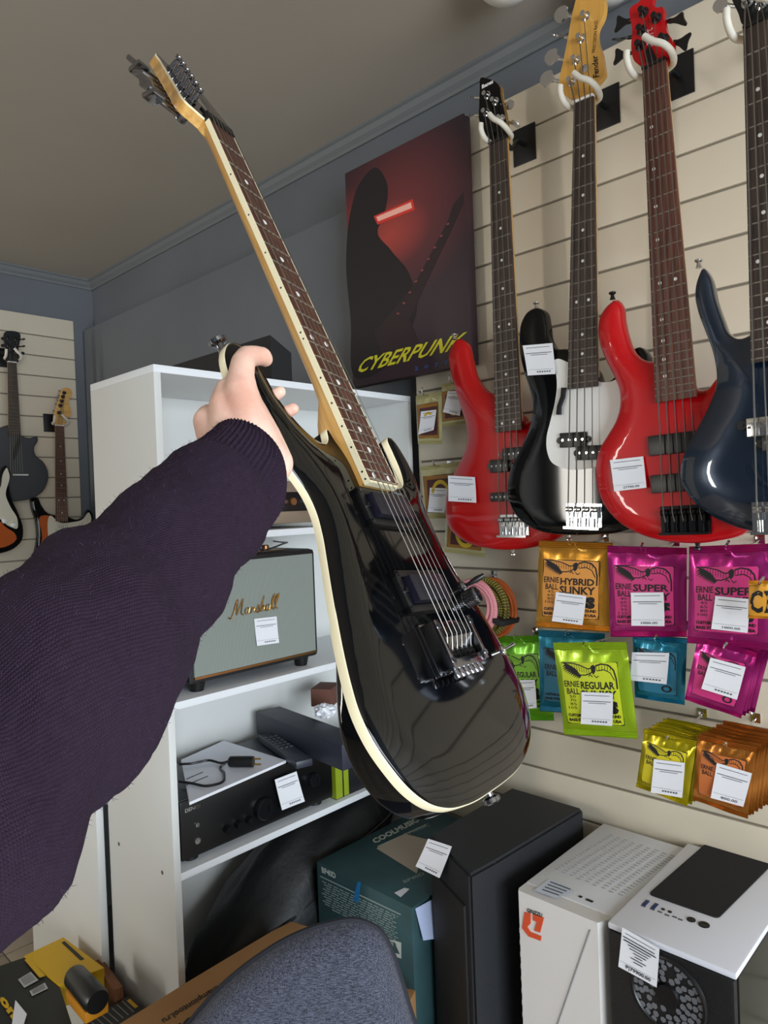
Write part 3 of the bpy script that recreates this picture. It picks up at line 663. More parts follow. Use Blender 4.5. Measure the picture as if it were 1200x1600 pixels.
b2, P2b, lb = make_bass(dict(name='bass_guitar', cat='bass guitar', group=GRP, plane=1.378, saddle_px=(910, 796), base=(890, 836), mat=M_blackgloss, thick=.042,
    label='black bass with white pickguard and amber maple headstock on the slat panel',
    body=[(835.5, 479.7), (821, 486), (810.6, 504.6), (808, 528), (809, 552), (814.5, 578), (823.7, 607), (829, 630.6), (827.7, 651.6), (821, 675), (808, 704), (795, 730), (789.6, 754), (789.6, 775), (795, 793), (808, 811.7), (829, 826), (855, 834), (889, 836.6), (930, 836), (965, 832), (995, 820), (1015, 795), (1022, 765), (1015, 730), (1002, 690), (1000, 650), (1008, 610), (1011, 575), (1008, 552), (996, 541), (982, 548), (968, 572), (950, 594), (936, 597), (932, 585), (910, 560), (889, 545), (880, 544), (865.7, 544), (854.5, 530), (850.5, 504.6), (844.7, 483.6)],
    nut=[(896.5, 156), (926.8, 156)], end=[(886.7, 605.7), (933.4, 605.7)], board=M_rosed, scale=.864, arch=(.04, .006),
    head=[(897, 155), (884, 150), (874, 138), (873.5, 128), (880, 96), (888, 56), (896, 14), (903, -8), (916, -20), (931, -21), (942, -8), (944.5, 8), (941, 28), (933, 44), (933, 63), (939, 81.7), (942.5, 100), (942.5, 119), (934, 129), (927, 139), (926.5, 155)], headmat=M_mapley,
    tuners=[((893.5, 128), (853.8, 122.5), False, False), ((900.5, 94.5), (861, 88.7), False, False), ((908.6, 60.7), (871, 55), False, True), ((915.6, 25.7), (876, 22), False, False)], order=[0, 1, 2, 3], strings=4, key=.034,
    pickups=[((877, 678), (919, 697), M_black, 'ears'), ((904, 698), (946, 717), M_black, 'ears')], buttons=[(838, 478), (889, 838)],
    tags=[([(816.6, 540), (863, 536), (869.7, 584.7), (826, 587)], '')], platename='pickguard',
    plates=[([(866, 563), (871, 561), (888, 566), (905, 568), (932, 570), (936, 596), (952, 597), (975, 590), (986, 620), (978, 660), (968, 700), (958, 722), (930, 730), (876, 730), (863, 722.5), (855.5, 704), (855, 683), (860.5, 659.5), (868, 628), (871, 604), (869.7, 583)], M_whitepl, -.001, .0025)]))
obj('thumb_rest', MB().tube([P2b(p, .008) for p in ((881, 606), (879.5, 620), (874, 635), (873, 648))], [.006, .0055, .0055, .006], 8), M_black, b2)
c = P2b((916.8, 109.6), .004); obj('string_tree', MB().lathe(c, (0, 0, 1), [(0, .004), (.006, .004), (.007, .008), (.009, .008), (.010, .003)], 16), M_chrome, b2)
def vert_text(P2, p0, p1, s, size, m, root, n=.0046, shear=0, bold=0):
    a = P2(p0, n); b = P2(p1, n); u = (b-a); L = u.length; u.normalize(); w = Vector((-u.y, u.x, 0)); mb = MB()
    put(mb, text_mb(s, 1, bold, L, shear=shear), lambda v: a+u*v.x+w*v.y*size); obj('lettering', mb, m, root, smooth=False)
M_brownink = mat('brown_ink', '2b1c10', .5)
vert_text(P2b, (936, 120), (933, 84), 'Fender', .018, M_inkblack, b2, shear=.35, bold=.02)
vert_text(P2b, (930, 81), (934, 31), 'PRECISION BASS', .010, M_brownink, b2)

b3, P2c, lc3 = make_bass(dict(name='bass_guitar', cat='bass guitar', group=GRP, plane=1.330, saddle_px=(1066, 800), base=(1060, 850), mat=M_redc, thick=.042,
    label='bright red five-string bass with red headstock on the slat panel',
    body=[(957.5, 465.5), (943, 474.8), (931.6, 492), (928, 515), (931.6, 538), (941.7, 564), (954.6, 590), (961.8, 612.8), (961.8, 635.8), (956, 656), (943, 679), (930, 702), (924.4, 725), (924.4, 745), (928.8, 771), (940, 794), (957.5, 814), (983.4, 831), (1015, 842.8), (1049.5, 848.5), (1084, 850), (1118.5, 845.7), (1158, 834), (1175, 815), (1178, 785), (1165, 750), (1148, 715), (1140, 680), (1146, 640), (1150, 605), (1142, 585), (1128, 580), (1112, 592), (1100, 606), (1088, 608), (1070, 585), (1040, 572), (1020, 564.5), (997.8, 559.6), (986, 549.5), (974.8, 523.6), (969, 497.8), (965.6, 474.8)],
    nut=[(1002.8, 102.7), (1040, 100)], end=[(1023.6, 627), (1088, 622)], board=M_rosel, scale=.889, arch=(.045, .012), round=.009,
    head=[(986.5, 10.5), (999, 2.3), (1010, -12), (1019, -14), (1020.5, 8), (1027, 12), (1034, 10), (1036.7, 28), (1041, 46.7), (1052, 70), (1050.7, 80), (1040, 99), (1021, 101.5), (1002.8, 102.7), (991, 95), (986.5, 77), (987.7, 46.7)], headmat=M_redc, nutmat=M_black, tunermat=M_black,
    tuners=[((1000.5, 72), (970, 87), True, False), ((1002.8, 47.8), (971, 61), True, True), ((1006, 19.8), (972, 36), True, False), ((1026, 29), (1060, 31), True, True), ((1037.8, 61.8), (1066, 66), True, False)], order=[0, 1, 2, 3, 4], strings=5, spacing=.0165, key=.030, dotoff=-.45,
    pickups=[((1015, 681), (1092, 706), M_black, 0), ((1018.7, 742), (1096, 767), M_black, 0)], bridgemat=mat('black_nickel', '1d1d20', .2, .8), btnmat=M_black, buttons=[(957, 463), (1090, 852)],
    tags=[([(953, 719), (1005, 713), (1011.6, 762), (961, 768)], '27700.00')]))
vert_text(P2c, (1024, 69), (1019, 41), 'Cort', .022, mat('logo_silver', 'd6b0b0', .4), b3, shear=.3)
obj('truss_cover', MB().prism([P2c(p, 0).to_2d() for p in ((1010, 100), (1011, 82), (1016, 70), (1022, 80), (1030, 100))], .004, .006), M_black, b3, smooth=False)

b4, P2d, ld = make_bass(dict(name='bass_guitar', cat='bass guitar', group=GRP, plane=1.282, saddle_px=(1212, 795), base=(1187, 834), mat=M_blue, thick=.046,
    label='midnight blue bass with one silver pickup at the right edge of the photo',
    body=[(1093, 414.5), (1084, 431.6), (1079.7, 454.6), (1084, 483), (1095.5, 515), (1107, 546.6), (1113, 578), (1112.8, 601), (1104, 627), (1089.8, 656), (1075, 682), (1064, 705), (1056.7, 728), (1057, 751), (1066.8, 771), (1084, 791), (1112.8, 811), (1147, 825.5), (1187.5, 834), (1230, 836), (1285, 824), (1325, 795), (1335, 760), (1322, 715), (1300, 675), (1292, 640), (1298, 600), (1310, 565), (1308, 540), (1295, 530), (1275, 545), (1255, 570), (1245, 572), (1240, 555), (1210, 540), (1175, 530), (1166, 520), (1160, 524), (1147, 526.5), (1133, 518), (1124, 497.8), (1112.8, 466), (1101, 424)],
    nut=[(1160.5, 38.5), (1199, 37)], end=[(1173, 565.3), (1235, 560)], board=M_rosed, scale=.864, arch=(.075, .016), round=.005,
    head=[(1160.5, 38.5), (1154, 22), (1143, -2), (1134, -30), (1140, -90), (1160, -118), (1200, -125), (1215, -70), (1213, -10), (1206, 20), (1199, 37), (1180, 38)], headmat=M_black, headback=M_maple, nutmat=M_black,
    tuners=[((1168, 4), (1125, 8), False, False), ((1190, 6), (1232, 10), False, False), ((1160, -40), (1120, -40), False, False), ((1192, -42), (1232, -40), False, False)], order=[0, 2, 3, 1], strings=4,
    pickups=[((1168, 654), (1244, 677), M_chrome, 8), ((1192, 680), (1240, 702), M_black, 'ears')], buttons=[(1092, 413), (1230, 837)], tags=[]))
c = P2d((1161, 665), 0); obj('pickup_ear', MB().lathe(c, (0, 0, 1), [(0, .008), (.006, .008), (.006, .003), (.008, .003)], 14), M_black, b4)

# ------------------------------------------------------------------ far-wall guitars
M_carb = mat('carbon_black_satin', '3a3c3f', .5)
M_burst = mat('sunburst_orange', 'b5551c', .25, coat=.8)
G2 = 'guitars hanging on the far slat panel'
g1, P2e, le = make_bass(dict(name='cutaway_guitar', cat='guitar', group=G2, wall='A', plane=3.50, saddle_px=(24, 741), base=(30, 783), mat=M_carb, thick=.05, label='dark grey cutaway guitar hanging on the far slat panel', step=.03, loopstep=.016,
    body=[(13, 664), (6, 666), (-8, 676), (-14, 690), (-10, 705), (-24, 722), (-30, 745), (-22, 768), (0, 779), (18, 783), (32.5, 782.5), (50, 778.7), (67.5, 767.5), (75, 752.5), (75, 735), (67.5, 721), (56, 711), (53.7, 700), (60, 687.5), (58.7, 681), (50, 684), (35, 681), (25, 672)],
    nut=[(12.5, 566), (26, 567)], end=[(13.75, 680), (33, 681)], board=M_rosed, scale=.648, arch=(.02, .002), round=.004, nodots=True,
    head=[(9.4, 518), (30, 520), (29, 545), (26.5, 567), (19, 566.5), (12.5, 566), (9.8, 548)], headmat=M_black, tunermat=M_black,
    tuners=[((14, 529), (4, 529), False, False), ((14, 540), (4, 540), False, False), ((14, 551), (4, 551), False, False), ((26, 530), (37, 530), False, True), ((26, 541), (37, 541), False, True), ((25, 551), (36, 552), False, False)], order=[0, 1, 2, 3, 4, 5], strings=6, spacing=.0105, key=.016, bridgemat=None, srad=[.0008]*5))
obj('bridge_saddle', MB().box(-.01, .055, .0, .006, 0, .008).xf(Matrix.Translation(P2e((24, 743), 0))), M_whitepl, g1)
mb = MB(); C = P2e((25, 700), 0); mb.prism([(C.x+a, C.y+b) for a, b in ((-.02, -.06), (-.005, -.05), (.022, .03), (.02, .06), (.0, .02), (-.012, -.01))], -.001, .0015); obj('sound_hole', mb, M_black, g1, smooth=False)
g2, P2f, lf = make_bass(dict(name='electric_guitar', cat='guitar', group=G2, wall='A', plane=3.42, saddle_px=(-24, 838), base=(0, 866), mat=M_blackgloss, thick=.045, label='sunburst guitar with white pickguard at the left edge of the photo', step=.03, loopstep=.016,
    body=[(10, 727), (17.5, 738), (15, 755), (18.7, 777.5), (30, 802.5), (37.5, 827.5), (35, 845), (22.5, 857.5), (5, 864), (-25, 866), (-55, 856), (-70, 830), (-62, 800), (-50, 780), (-52, 760), (-48, 745), (-38, 745), (-30, 765), (-15, 770), (-3, 758), (2, 740)],
    nut=[(-30, 585), (-17, 585)], end=[(-34, 775), (-14, 775)], board=M_rosed, scale=.648, arch=(.03, .005),
    strings=6, spacing=.0105, tuners=[], srad=[.0008]*5, platename='pickguard', plates=[([(-2, 765), (6, 737), (10, 731), (14, 740), (9, 775), (16, 792), (27, 812), (26, 826), (14, 822), (-5, 808), (-30, 806), (-40, 790), (-30, 775)], mat('aged_white_plastic', 'd8d2bd', .4), 0, .003)]))
L = smooth_loop([P2f(p, 0).to_2d() for p in ((-52, 830), (-40, 812), (-5, 812), (12, 826), (22, 832), (26, 842), (14, 852), (-20, 856), (-45, 848))], .02)
obj('burst_face', MB().prism([(p.x, p.y) for p in L], -.003, .0015), M_burst, g2, smooth=False)
obj('headstock', MB().prism([(p.x, p.y) for p in smooth_loop([P2f(p, .004).to_2d() for p in ((-30, 585), (-33, 575), (-26, 545), (-17, 533), (-8, 540), (-12, 560), (-9, 575), (-17, 585))], .01)], -.01, .004), M_maple, g2)
for p in ((7, 814), (21, 820)): c = P2f(p, .003); obj('knob', MB().lathe(c, (0, 0, 1), [(0, .012), (.012, .010), (.013, .008)], 16), M_whitepl, g2)
g3, P2g, lg = make_bass(dict(name='electric_guitar', cat='guitar', group=G2, wall='A', plane=3.56, saddle_px=(98, 905), base=(100, 935), mat=M_blackgloss, thick=.045, label='sunburst guitar with maple headstock beside the edge of the far slat panel', step=.03, loopstep=.016,
    body=[(52, 777), (59, 777), (66, 790), (76, 802), (88, 805), (108, 808), (122, 812), (133, 806), (140, 796), (146, 803), (144, 818), (138, 835), (140, 860), (152, 888), (150, 915), (130, 930), (100, 935), (70, 930), (50, 912), (48, 888), (57, 860), (60, 840), (57.5, 812.5), (51, 790)],
    nut=[(87, 665), (100, 666)], end=[(87.5, 814), (106.5, 815)], board=M_rosel, scale=.648, arch=(.03, .005), strings=6, spacing=.0105, srad=[.0008]*5, key=.012, tunermat=M_black,
    head=[(87, 664), (84.5, 656), (86, 646), (90, 632), (95, 617), (97.5, 608), (104, 605.5), (111, 609), (113, 615), (110.5, 621), (106.5, 626), (109, 634), (111, 642.5), (110, 650), (104, 653), (100.5, 664)], headmat=M_maple,
    tuners=[((92, 645), (84, 642), False, True), ((94, 634), (87, 631), False, True), ((96, 627), (89, 625), False, True), ((98, 620), (91, 618), False, True), ((100, 614), (93, 611), False, True)], order=[0, 1, 2, 3, 4],
    platename='pickguard', plates=[([(80, 806), (92, 816), (112, 816), (128, 812), (139, 801), (142, 808), (132, 835), (130, 870), (110, 890), (82, 885), (76, 850)], mat('aged_white_plastic', 'd8d2bd', .4), 0, .003)]))
L = smooth_loop([P2g(p, 0).to_2d() for p in ((64, 806), (78, 806), (82, 830), (78, 870), (60, 900), (58, 870), (66, 840))], .02)
obj('burst_face', MB().prism([(p.x, p.y) for p in L], -.004, .0012), M_burst, g3, smooth=False)

# ------------------------------------------------------------------ wall hangers
def hanger(P2, root, wallplane, plate_px, neck_px, label, wall='B', half=.034, plane=1.364):
    """black plate on the panel, black arm, rubber-coated yoke under the headstock"""
    on = (lambda p, v: onX(p, v)) if wall == 'B' else (lambda p, v: onY(p, v))
    c = on(plate_px, wallplane); y = on(neck_px, plane-.012)
    t = thing('wall_hanger', label, 'hanger', frameB(c) if wall == 'B' else frameA(c), 'guitar hangers')
    mi = t.matrix_world.inverted() if False else (frameB(c) if wall == 'B' else frameA(c)).inverted()
    Y = mi @ y
    obj('back_plate', MB().box(-.032, .032, -.045, .045, 0, .004, .001), M_black, t)
    obj('arm', MB().tube(smooth_loop([Vector((0, 0, .002)), Vector((0, -.002, .03)), Vector((Y.x*.8, Y.y-.02, Y.z-.055)), Vector((Y.x, Y.y-.012, Y.z-.035))], .01, False), .006, 10), M_black, t)
    yk = [(-half*1.0, .022, .022), (-half*1.02, .010, .022), (-half, -.006, .012), (-half*.95, -.012, -.008), (-half*.7, -.012, -.026), (0, -.012, -.034), (half*.7, -.012, -.026), (half*.95, -.012, -.008), (half, -.006, .012), (half*.8, .003, .024), (half*.35, .014, .028), (-half*.05, .030, .028)]
    obj('yoke', MB().tube(smooth_loop([Y+Vector(p) for p in yk], .006, False), .0062, 10), M_rubber, t)
hanger(P2a, b1, PX, (820, 227), (777, 205), 'hanger with white yoke holding the candy red bass', half=.030, plane=1.425)
hanger(P2b, b2, PX, (948, 169), (909, 145), 'hanger with white yoke holding the bass with amber headstock', half=.036, plane=1.378)
hanger(P2c, b3, PX, (1061, 120), (1019, 92), 'hanger with white yoke holding the red five-string bass', half=.038, plane=1.33)
hanger(P2d, b4, PX, (1215, 70), (1180, 28), 'hanger with white yoke holding the midnight blue bass', half=.036, plane=1.282)
hanger(P2e, g1, PY, (4, 559), (20, 556), 'hanger holding the dark grey cutaway guitar', 'A', .034, 3.50)
hanger(P2g, g3, PY, (78, 661), (94, 658), 'hanger holding the sunburst guitar with maple headstock', 'A', .034, 3.56)

# ================================================================== string packs on hooks
def foil(name, col, rough=.28, metal=.75): return mat(name, col, rough, metal, coat=.4, bump=.35, bscale=28)
def make_pack(label, quad, plane, foilm, labm, lines, group=None, tagq=None, price='', T=.010, seed=1, box=(.10, .86, .21, .86), eagle=True, hookdrop=.0, brand=('ERNIE', 'BALL'), nums=(), big='', foot=True, cat='string pack', inkm=None, tagn=None):
    Q = [onX(p, plane) for p in quad]; c = (Q[0]+Q[1])/2
    root = thing('string_pack', label, cat, frameB(c), group)
    q = [Vector((c.y-p.y, p.z-c.z, 0)) for p in Q]; rr = random.Random(seed); ph = [rr.uniform(0, 6) for _ in range(6)]
    def hgt(s, t):
        s = min(max(s, 0), 1); t = min(max(t, 0), 1); tt = min(max((t-.08)/.86, 0), 1)
        e = max(0, math.sin(math.pi*s))**.45*max(0, math.sin(math.pi*tt))**.5
        wr = .0022*math.sin(9*s+ph[0]+3*t)*math.exp(-((t-.16)/.09)**2)+.0012*math.sin(23*s+8*t+ph[1])*math.exp(-((t-.13)/.08)**2)+.0010*math.sin(14*t+ph[2])*(abs(s-.5)*2)**3
        return T*e+wr*(1 if .02 < s < .98 else 0)
    def pt(s, t, h=0):
        p = (q[0]*(1-s)+q[1]*s)*(1-t)+(q[3]*(1-s)+q[2]*s)*t; p.z = hgt(s, t)+h; return p
    def back(s, t): p = pt(s, t); p.z = -hgt(s, t)*.6-.0006; return p
    K, J = 22, 26; mb = MB(); n = K*J
    ss = [i/(K-1) for i in range(K)]; ts = [.075+.86*j/(J-1) for j in range(J)]
    mb.add([pt(s, t) for t in ts for s in ss], [(j*K+i, (j+1)*K+i, (j+1)*K+i+1, j*K+i+1) for j in range(J-1) for i in range(K-1)])
    mb.add([back(s, t) for t in ts for s in ss], [(j*K+i, j*K+i+1, (j+1)*K+i+1, (j+1)*K+i) for j in range(J-1) for i in range(K-1)])
    obj('pouch', mb, foilm, root, angle=80)
    for (t0, t1, nm) in ((0, .08, 'top_seal'), (.93, 1, 'bottom_seal')):
        mb = MB(); R = 9; vs = []
        for j in range(R):
            t = t0+(t1-t0)*j/(R-1)
            for s in ss: p = pt(s, t); p.z = .0011*(1 if j % 2 else -.3)+.0012*math.sin(8*s+ph[3]); vs.append(p)
        fs = [(j*K+i, (j+1)*K+i, (j+1)*K+i+1, j*K+i+1) for j in range(R-1) for i in range(K-1)]
        mb.add(vs, fs); mb.add([v-Vector((0, 0, .0012)) for v in vs], [f[::-1] for f in fs]); obj(nm, mb, foilm, root, smooth=False)
    a0, a1, b0, b1 = box
    L = lambda a, b, h=.0016: pt(a0+(a1-a0)*a, b0+(b1-b0)*b, h)
    if labm:
        mb = MB(); kk = 12; vs = [L(i/(kk-1), j/(kk-1), .0012) for j in range(kk) for i in range(kk)]; mb.add(vs, [(j*kk+i, (j+1)*kk+i, (j+1)*kk+i+1, j*kk+i+1) for j in range(kk-1) for i in range(kk-1)]); lo = obj('paper_label', mb, labm, root)
        ink = MB()
        def strip(pts, w):
            for (x0, y0), (x1, y1) in zip(pts[:-1], pts[1:]):
                dx, dy = x1-x0, y1-y0; l = math.hypot(dx, dy)+1e-9; nx, ny = -dy/l*w, dx/l*w; ink.quad(L(x0-nx, y0-ny), L(x1-nx, y1-ny), L(x1+nx, y1+ny), L(x0+nx, y0+ny))
        strip([(0, 0), (1, 0), (1, 1), (0, 1), (0, 0)], .007)
        def tx(s, x0, x1, yb, h, bold=.03):
            m = text_mb(s, 1, bold, 1.0); put(ink, m, lambda v: L(x0+(x1-x0)*v.x, yb-h*v.y/.72))
        if eagle:
            for i in range(11):                       # left wing: dark feathers along the trailing edge
                f = i/10; bx_, by_ = .09+.26*f, .035+.165*f**.8; l_ = .15-.06*f; an = math.radians(200+38*f)
                tx_, ty_ = max(bx_+math.cos(an)*l_, .01), by_-math.sin(an)*l_*.9
                ink.add([L(bx_-.012, by_-.012), L(tx_, ty_), L(bx_+.022, by_+.020)], [(0, 1, 2)])
            ink.add([L(x, y) for x, y in ((.03, .012), (.14, .03), (.27, .10), (.36, .20), (.24, .15), (.12, .07))], [tuple(range(6))])
            strip([(.03, .012), (.2, .012), (.36, .045), (.5, .10), (.58, .08)], .009); strip([(.34, .20), (.44, .20), (.52, .18), (.58, .14)], .009)
            for i in range(8): strip([(.20+.045*i, .03+.009*i), (.22+.042*i, .12+.008*i)], .0035)
            ink.add([L(x, y) for x, y in ((.55, .06), (.60, .03), (.64, .06), (.63, .14), (.59, .19), (.56, .15))], [tuple(range(6))])
            strip([(.64, .05), (.74, .02), (.86, .04), (.94, .12), (.97, .26), (.97, .42)], .012); strip([(.66, .13), (.78, .11), (.88, .16), (.94, .28)], .007)
            for i in range(6): strip([(.90-.05*i, .05), (.88-.045*i, .13)], .004)
            strip([(.50, .22), (.54, .19), (.57, .23)], .006); strip([(.60, .20), (.64, .24), (.68, .21)], .006)
        if brand: tx(brand[0], .025, .315, .395, .10, .015); tx(brand[1], .06, .30, .515, .10, .015)
        for (s, x0, x1, yb, h) in lines: tx(s, x0, x1, yb, h)
        for i, s in enumerate(nums): tx(s, .10 if len(s) < 3 else .06, .22, .575+.062*i, .045, 0)
        if big: tx(big, .36, .95, .80, .17, .09)
        if foot: tx('CUSTOM GAUGE NICKEL WOUND', .03, .97, .885, .045, .05); tx('BASS STRINGS MADE IN USA', .03, .97, .965, .045, .05)
        if ink.v: obj('print', ink, inkm or M_inkblack, lo, smooth=False)
    if tagq:
        TQ = [onX(p, plane-.012) for p in tagq]; price_tag(root, [(c.y-p.y, p.z-c.z) for p in TQ], tagn or T+.003, price, .005)
    return root, c
def make_hook(c, front, label, tip=True):
    """chrome hook from the slat panel through the pack's top seal"""
    t = thing('display_hook', label, 'hook', frameB((PX, c.y, c.z-.004)), 'chrome display hooks'); d = PX-front
    obj('hook_clip', MB().box(-.009, .009, -.006, .014, 0, .003, .001), M_chrome, t)
    obj('hook_wire', MB().tube(smooth_loop([Vector((0, .004, .002)), Vector((0, 0, .02)), Vector((0, -.001, d*.7)), Vector((.001, 0, d+.012)), Vector((.006, .006, d+.024)), Vector((.013, .014, d+.032))], .008, False), .0024, 8), M_chrome, t)
F_gold = foil('gold_foil', 'c48a2c'); F_pink = foil('magenta_foil', 'b3267d'); F_lime = foil('lime_foil', '9dbf1e', .32, .5); F_green = foil('green_foil', '63a81c', .3, .5)
F_blue = foil('teal_blue_foil', '1f7f9c', .3, .6); F_yel = foil('yellow_foil', 'b9ab12', .28, .7); F_orange = foil('copper_foil', 'b9742c', .28, .8); F_tan = mat('olive_cellophane', 'b3ab78', .3, coat=.5, bump=.3, bscale=30)
L_or = mat('label_orange', 'd8903a', .5); L_pk = mat('label_pink', 'cc2f78', .5); L_lm = mat('label_lime', 'c6d21f', .5); L_bl = mat('label_blue', '2a7794', .5); L_yl = mat('label_yellow', 'd3c21c', .5); L_co = mat('label_copper', 'c96f34', .5)
def lines2(a, b): return [(a, .34, .93, .42, .115), (b, .33, .95, .575, .13)]
PG = 'string packs hanging on the slat panel'
pk, c = make_pack('gold string pack with orange label hanging below the black bass', [(842.3, 844.5), (957.8, 848), (953, 988), (837.7, 979.8)], 1.40, F_gold, L_or, lines2('HYBRID', 'SLINKY'), PG, [(869, 925), (916.5, 931), (912.5, 976), (864.5, 970)], '', seed=2, nums=('45', '65', '80', '105'), big='BASS'); make_hook(c, 1.39, 'hook carrying the gold string pack')
pk, c = make_pack('magenta five-string pack with pink label beside the gold pack', [(949, 852.6), (1072.9, 856), (1072.9, 995.5), (954, 995.5)], 1.39, F_pink, L_pk, lines2('SUPER', 'SLINKY'), PG, [(986, 926), (1037, 925.5), (1040.5, 977.5), (988.5, 977)], '1000.00', seed=3, nums=('40', '60', '70', '95', '125'), big='BASS5'); make_hook(c, 1.38, 'hook carrying the magenta five-string pack')
pk, c = make_pack('large magenta string pack with pink label near the right edge', [(1077, 854), (1207, 849), (1205, 1016), (1074, 1004.5)], 1.36, F_pink, L_pk, lines2('SUPER', 'SLINKY'), PG, [(1118, 931), (1172, 936), (1170, 988), (1113, 982)], '1000.00', seed=4, nums=('45', '65', '80', '100'), big='BASS'); make_hook(c, 1.35, 'hook carrying the large magenta pack near the right edge')
pk, c = make_pack('lime green string pack half hidden by the held guitar', [(776, 994), (850, 993), (866, 1126), (790, 1126)], 1.47, F_green, mat('label_green', '79b51c', .5), [('REGULAR', .33, .92, .415, .1), ('SLINKY', .32, .94, .565, .12)], PG, [(800, 1063), (836, 1062), (841, 1105), (805, 1109)], '', seed=5, big='BASS'); make_hook(c, 1.46, 'hook carrying the half hidden lime pack')
pk, c = make_pack('teal blue string pack hanging behind the lime pack', [(842, 984), (945, 990), (940, 1118), (844, 1111)], 1.46, F_blue, L_bl, [], PG, None, '', seed=6, big='BASS'); make_hook(c, 1.45, 'hook carrying the teal pack behind the lime pack')
pk, c = make_pack('bright lime string pack with yellow-green label hanging in front', [(864.5, 1004), (978.8, 1003), (997.3, 1154.6), (881.7, 1148)], 1.37, F_lime, L_lm, lines2('REGULAR', 'SLINKY'), PG, [(909, 1081), (958, 1083), (959, 1133), (909.5, 1130)], '', seed=7, nums=('50', '70', '85', '105'), big='BASS'); make_hook(c, 1.36, 'hook carrying the bright lime pack')
pk, c = make_pack('teal blue string pack covered by a tag below the magenta packs', [(988, 990), (1073.6, 997.8), (1069.5, 1102), (992, 1090)], 1.40, F_blue, L_bl, [('O', .62, .9, .95, .16)], PG, [(988, 1019), (1046, 1020), (1043.5, 1068), (986, 1062)], '', seed=8, foot=False); make_hook(c, 1.39, 'hook carrying the tagged teal pack')
def stack(root, c, n, label, dx=.011, du=.003):
    r0 = root.matrix_world.copy(); rr = random.Random(n)
    bpy.context.view_layer.update(); r0 = root.matrix_world.copy()
    for k in range(1, n):
        copy_thing(root, Matrix.Translation((dx*k, -du*k+rr.uniform(-.002, .002), .0015*k+rr.uniform(-.002, .002))) @ r0 @ Matrix.Rotation(rr.uniform(-.02, .02), 4, 'Z'), label % ('second', 'third', 'fourth', 'fifth', 'sixth', 'seventh', 'furthest')[k-1 if k < n-1 else 6])
    return
def strip_copy_tags():
    pass
bpy.context.view_layer.update()
pk, c = make_pack('small magenta string pack with a tilted tag below the large magenta pack', [(1091, 994), (1184, 1019), (1158, 1122.6), (1069.5, 1093)], 1.36, F_pink, L_pk, [('O', .70, .93, .96, .16)], 'small magenta packs on one hook', [(1109, 1028), (1164, 1043), (1152, 1093), (1096, 1076)], '', T=.005, seed=9, foot=False); make_hook(c, 1.35, 'hook carrying the small magenta packs'); stack(pk, c, 5, 'small magenta string pack, %s from the front on its hook')
pk, c = make_pack('shiny yellow string pack at the front of the yellow stack', [(1007, 1138), (1089, 1158), (1074, 1260), (994, 1229)], 1.37, F_yel, L_yl, [], 'yellow packs on one hook', [(1020.5, 1187), (1069, 1193), (1066.5, 1246), (1017, 1238)], '', T=.005, seed=10, foot=False); make_hook(c, 1.36, 'hook carrying the stack of yellow packs'); stack(pk, c, 7, 'shiny yellow string pack, %s from the front of the yellow stack')
pk, c = make_pack('copper orange string pack at the front of the copper stack', [(1090, 1148), (1183, 1168), (1168, 1280), (1083, 1250)], 1.37, F_orange, L_co, [], 'copper packs on one hook', [(1119, 1193), (1174, 1209.5), (1162, 1260), (1110.5, 1246.5)], '800.00', T=.005, seed=11, foot=False); make_hook(c, 1.36, 'hook carrying the stack of copper packs'); stack(pk, c, 8, 'copper orange string pack, %s from the front of the copper stack')
# small amber packet at the right edge
pk, c = make_pack('small amber packet with large black letters at the right edge', [(1170, 907), (1214, 907), (1214, 968), (1169, 966)], 1.30, mat('amber_cellophane', 'd9992c', .3, coat=.6), mat('label_amber', 'd9982a', .4), [('CE', .05, .95, .86, .72)], PG, None, T=.006, seed=12, box=(.04, .96, .14, .92), eagle=False, brand=None, foot=False); make_hook(c, 1.29, 'hook carrying the small amber packet')
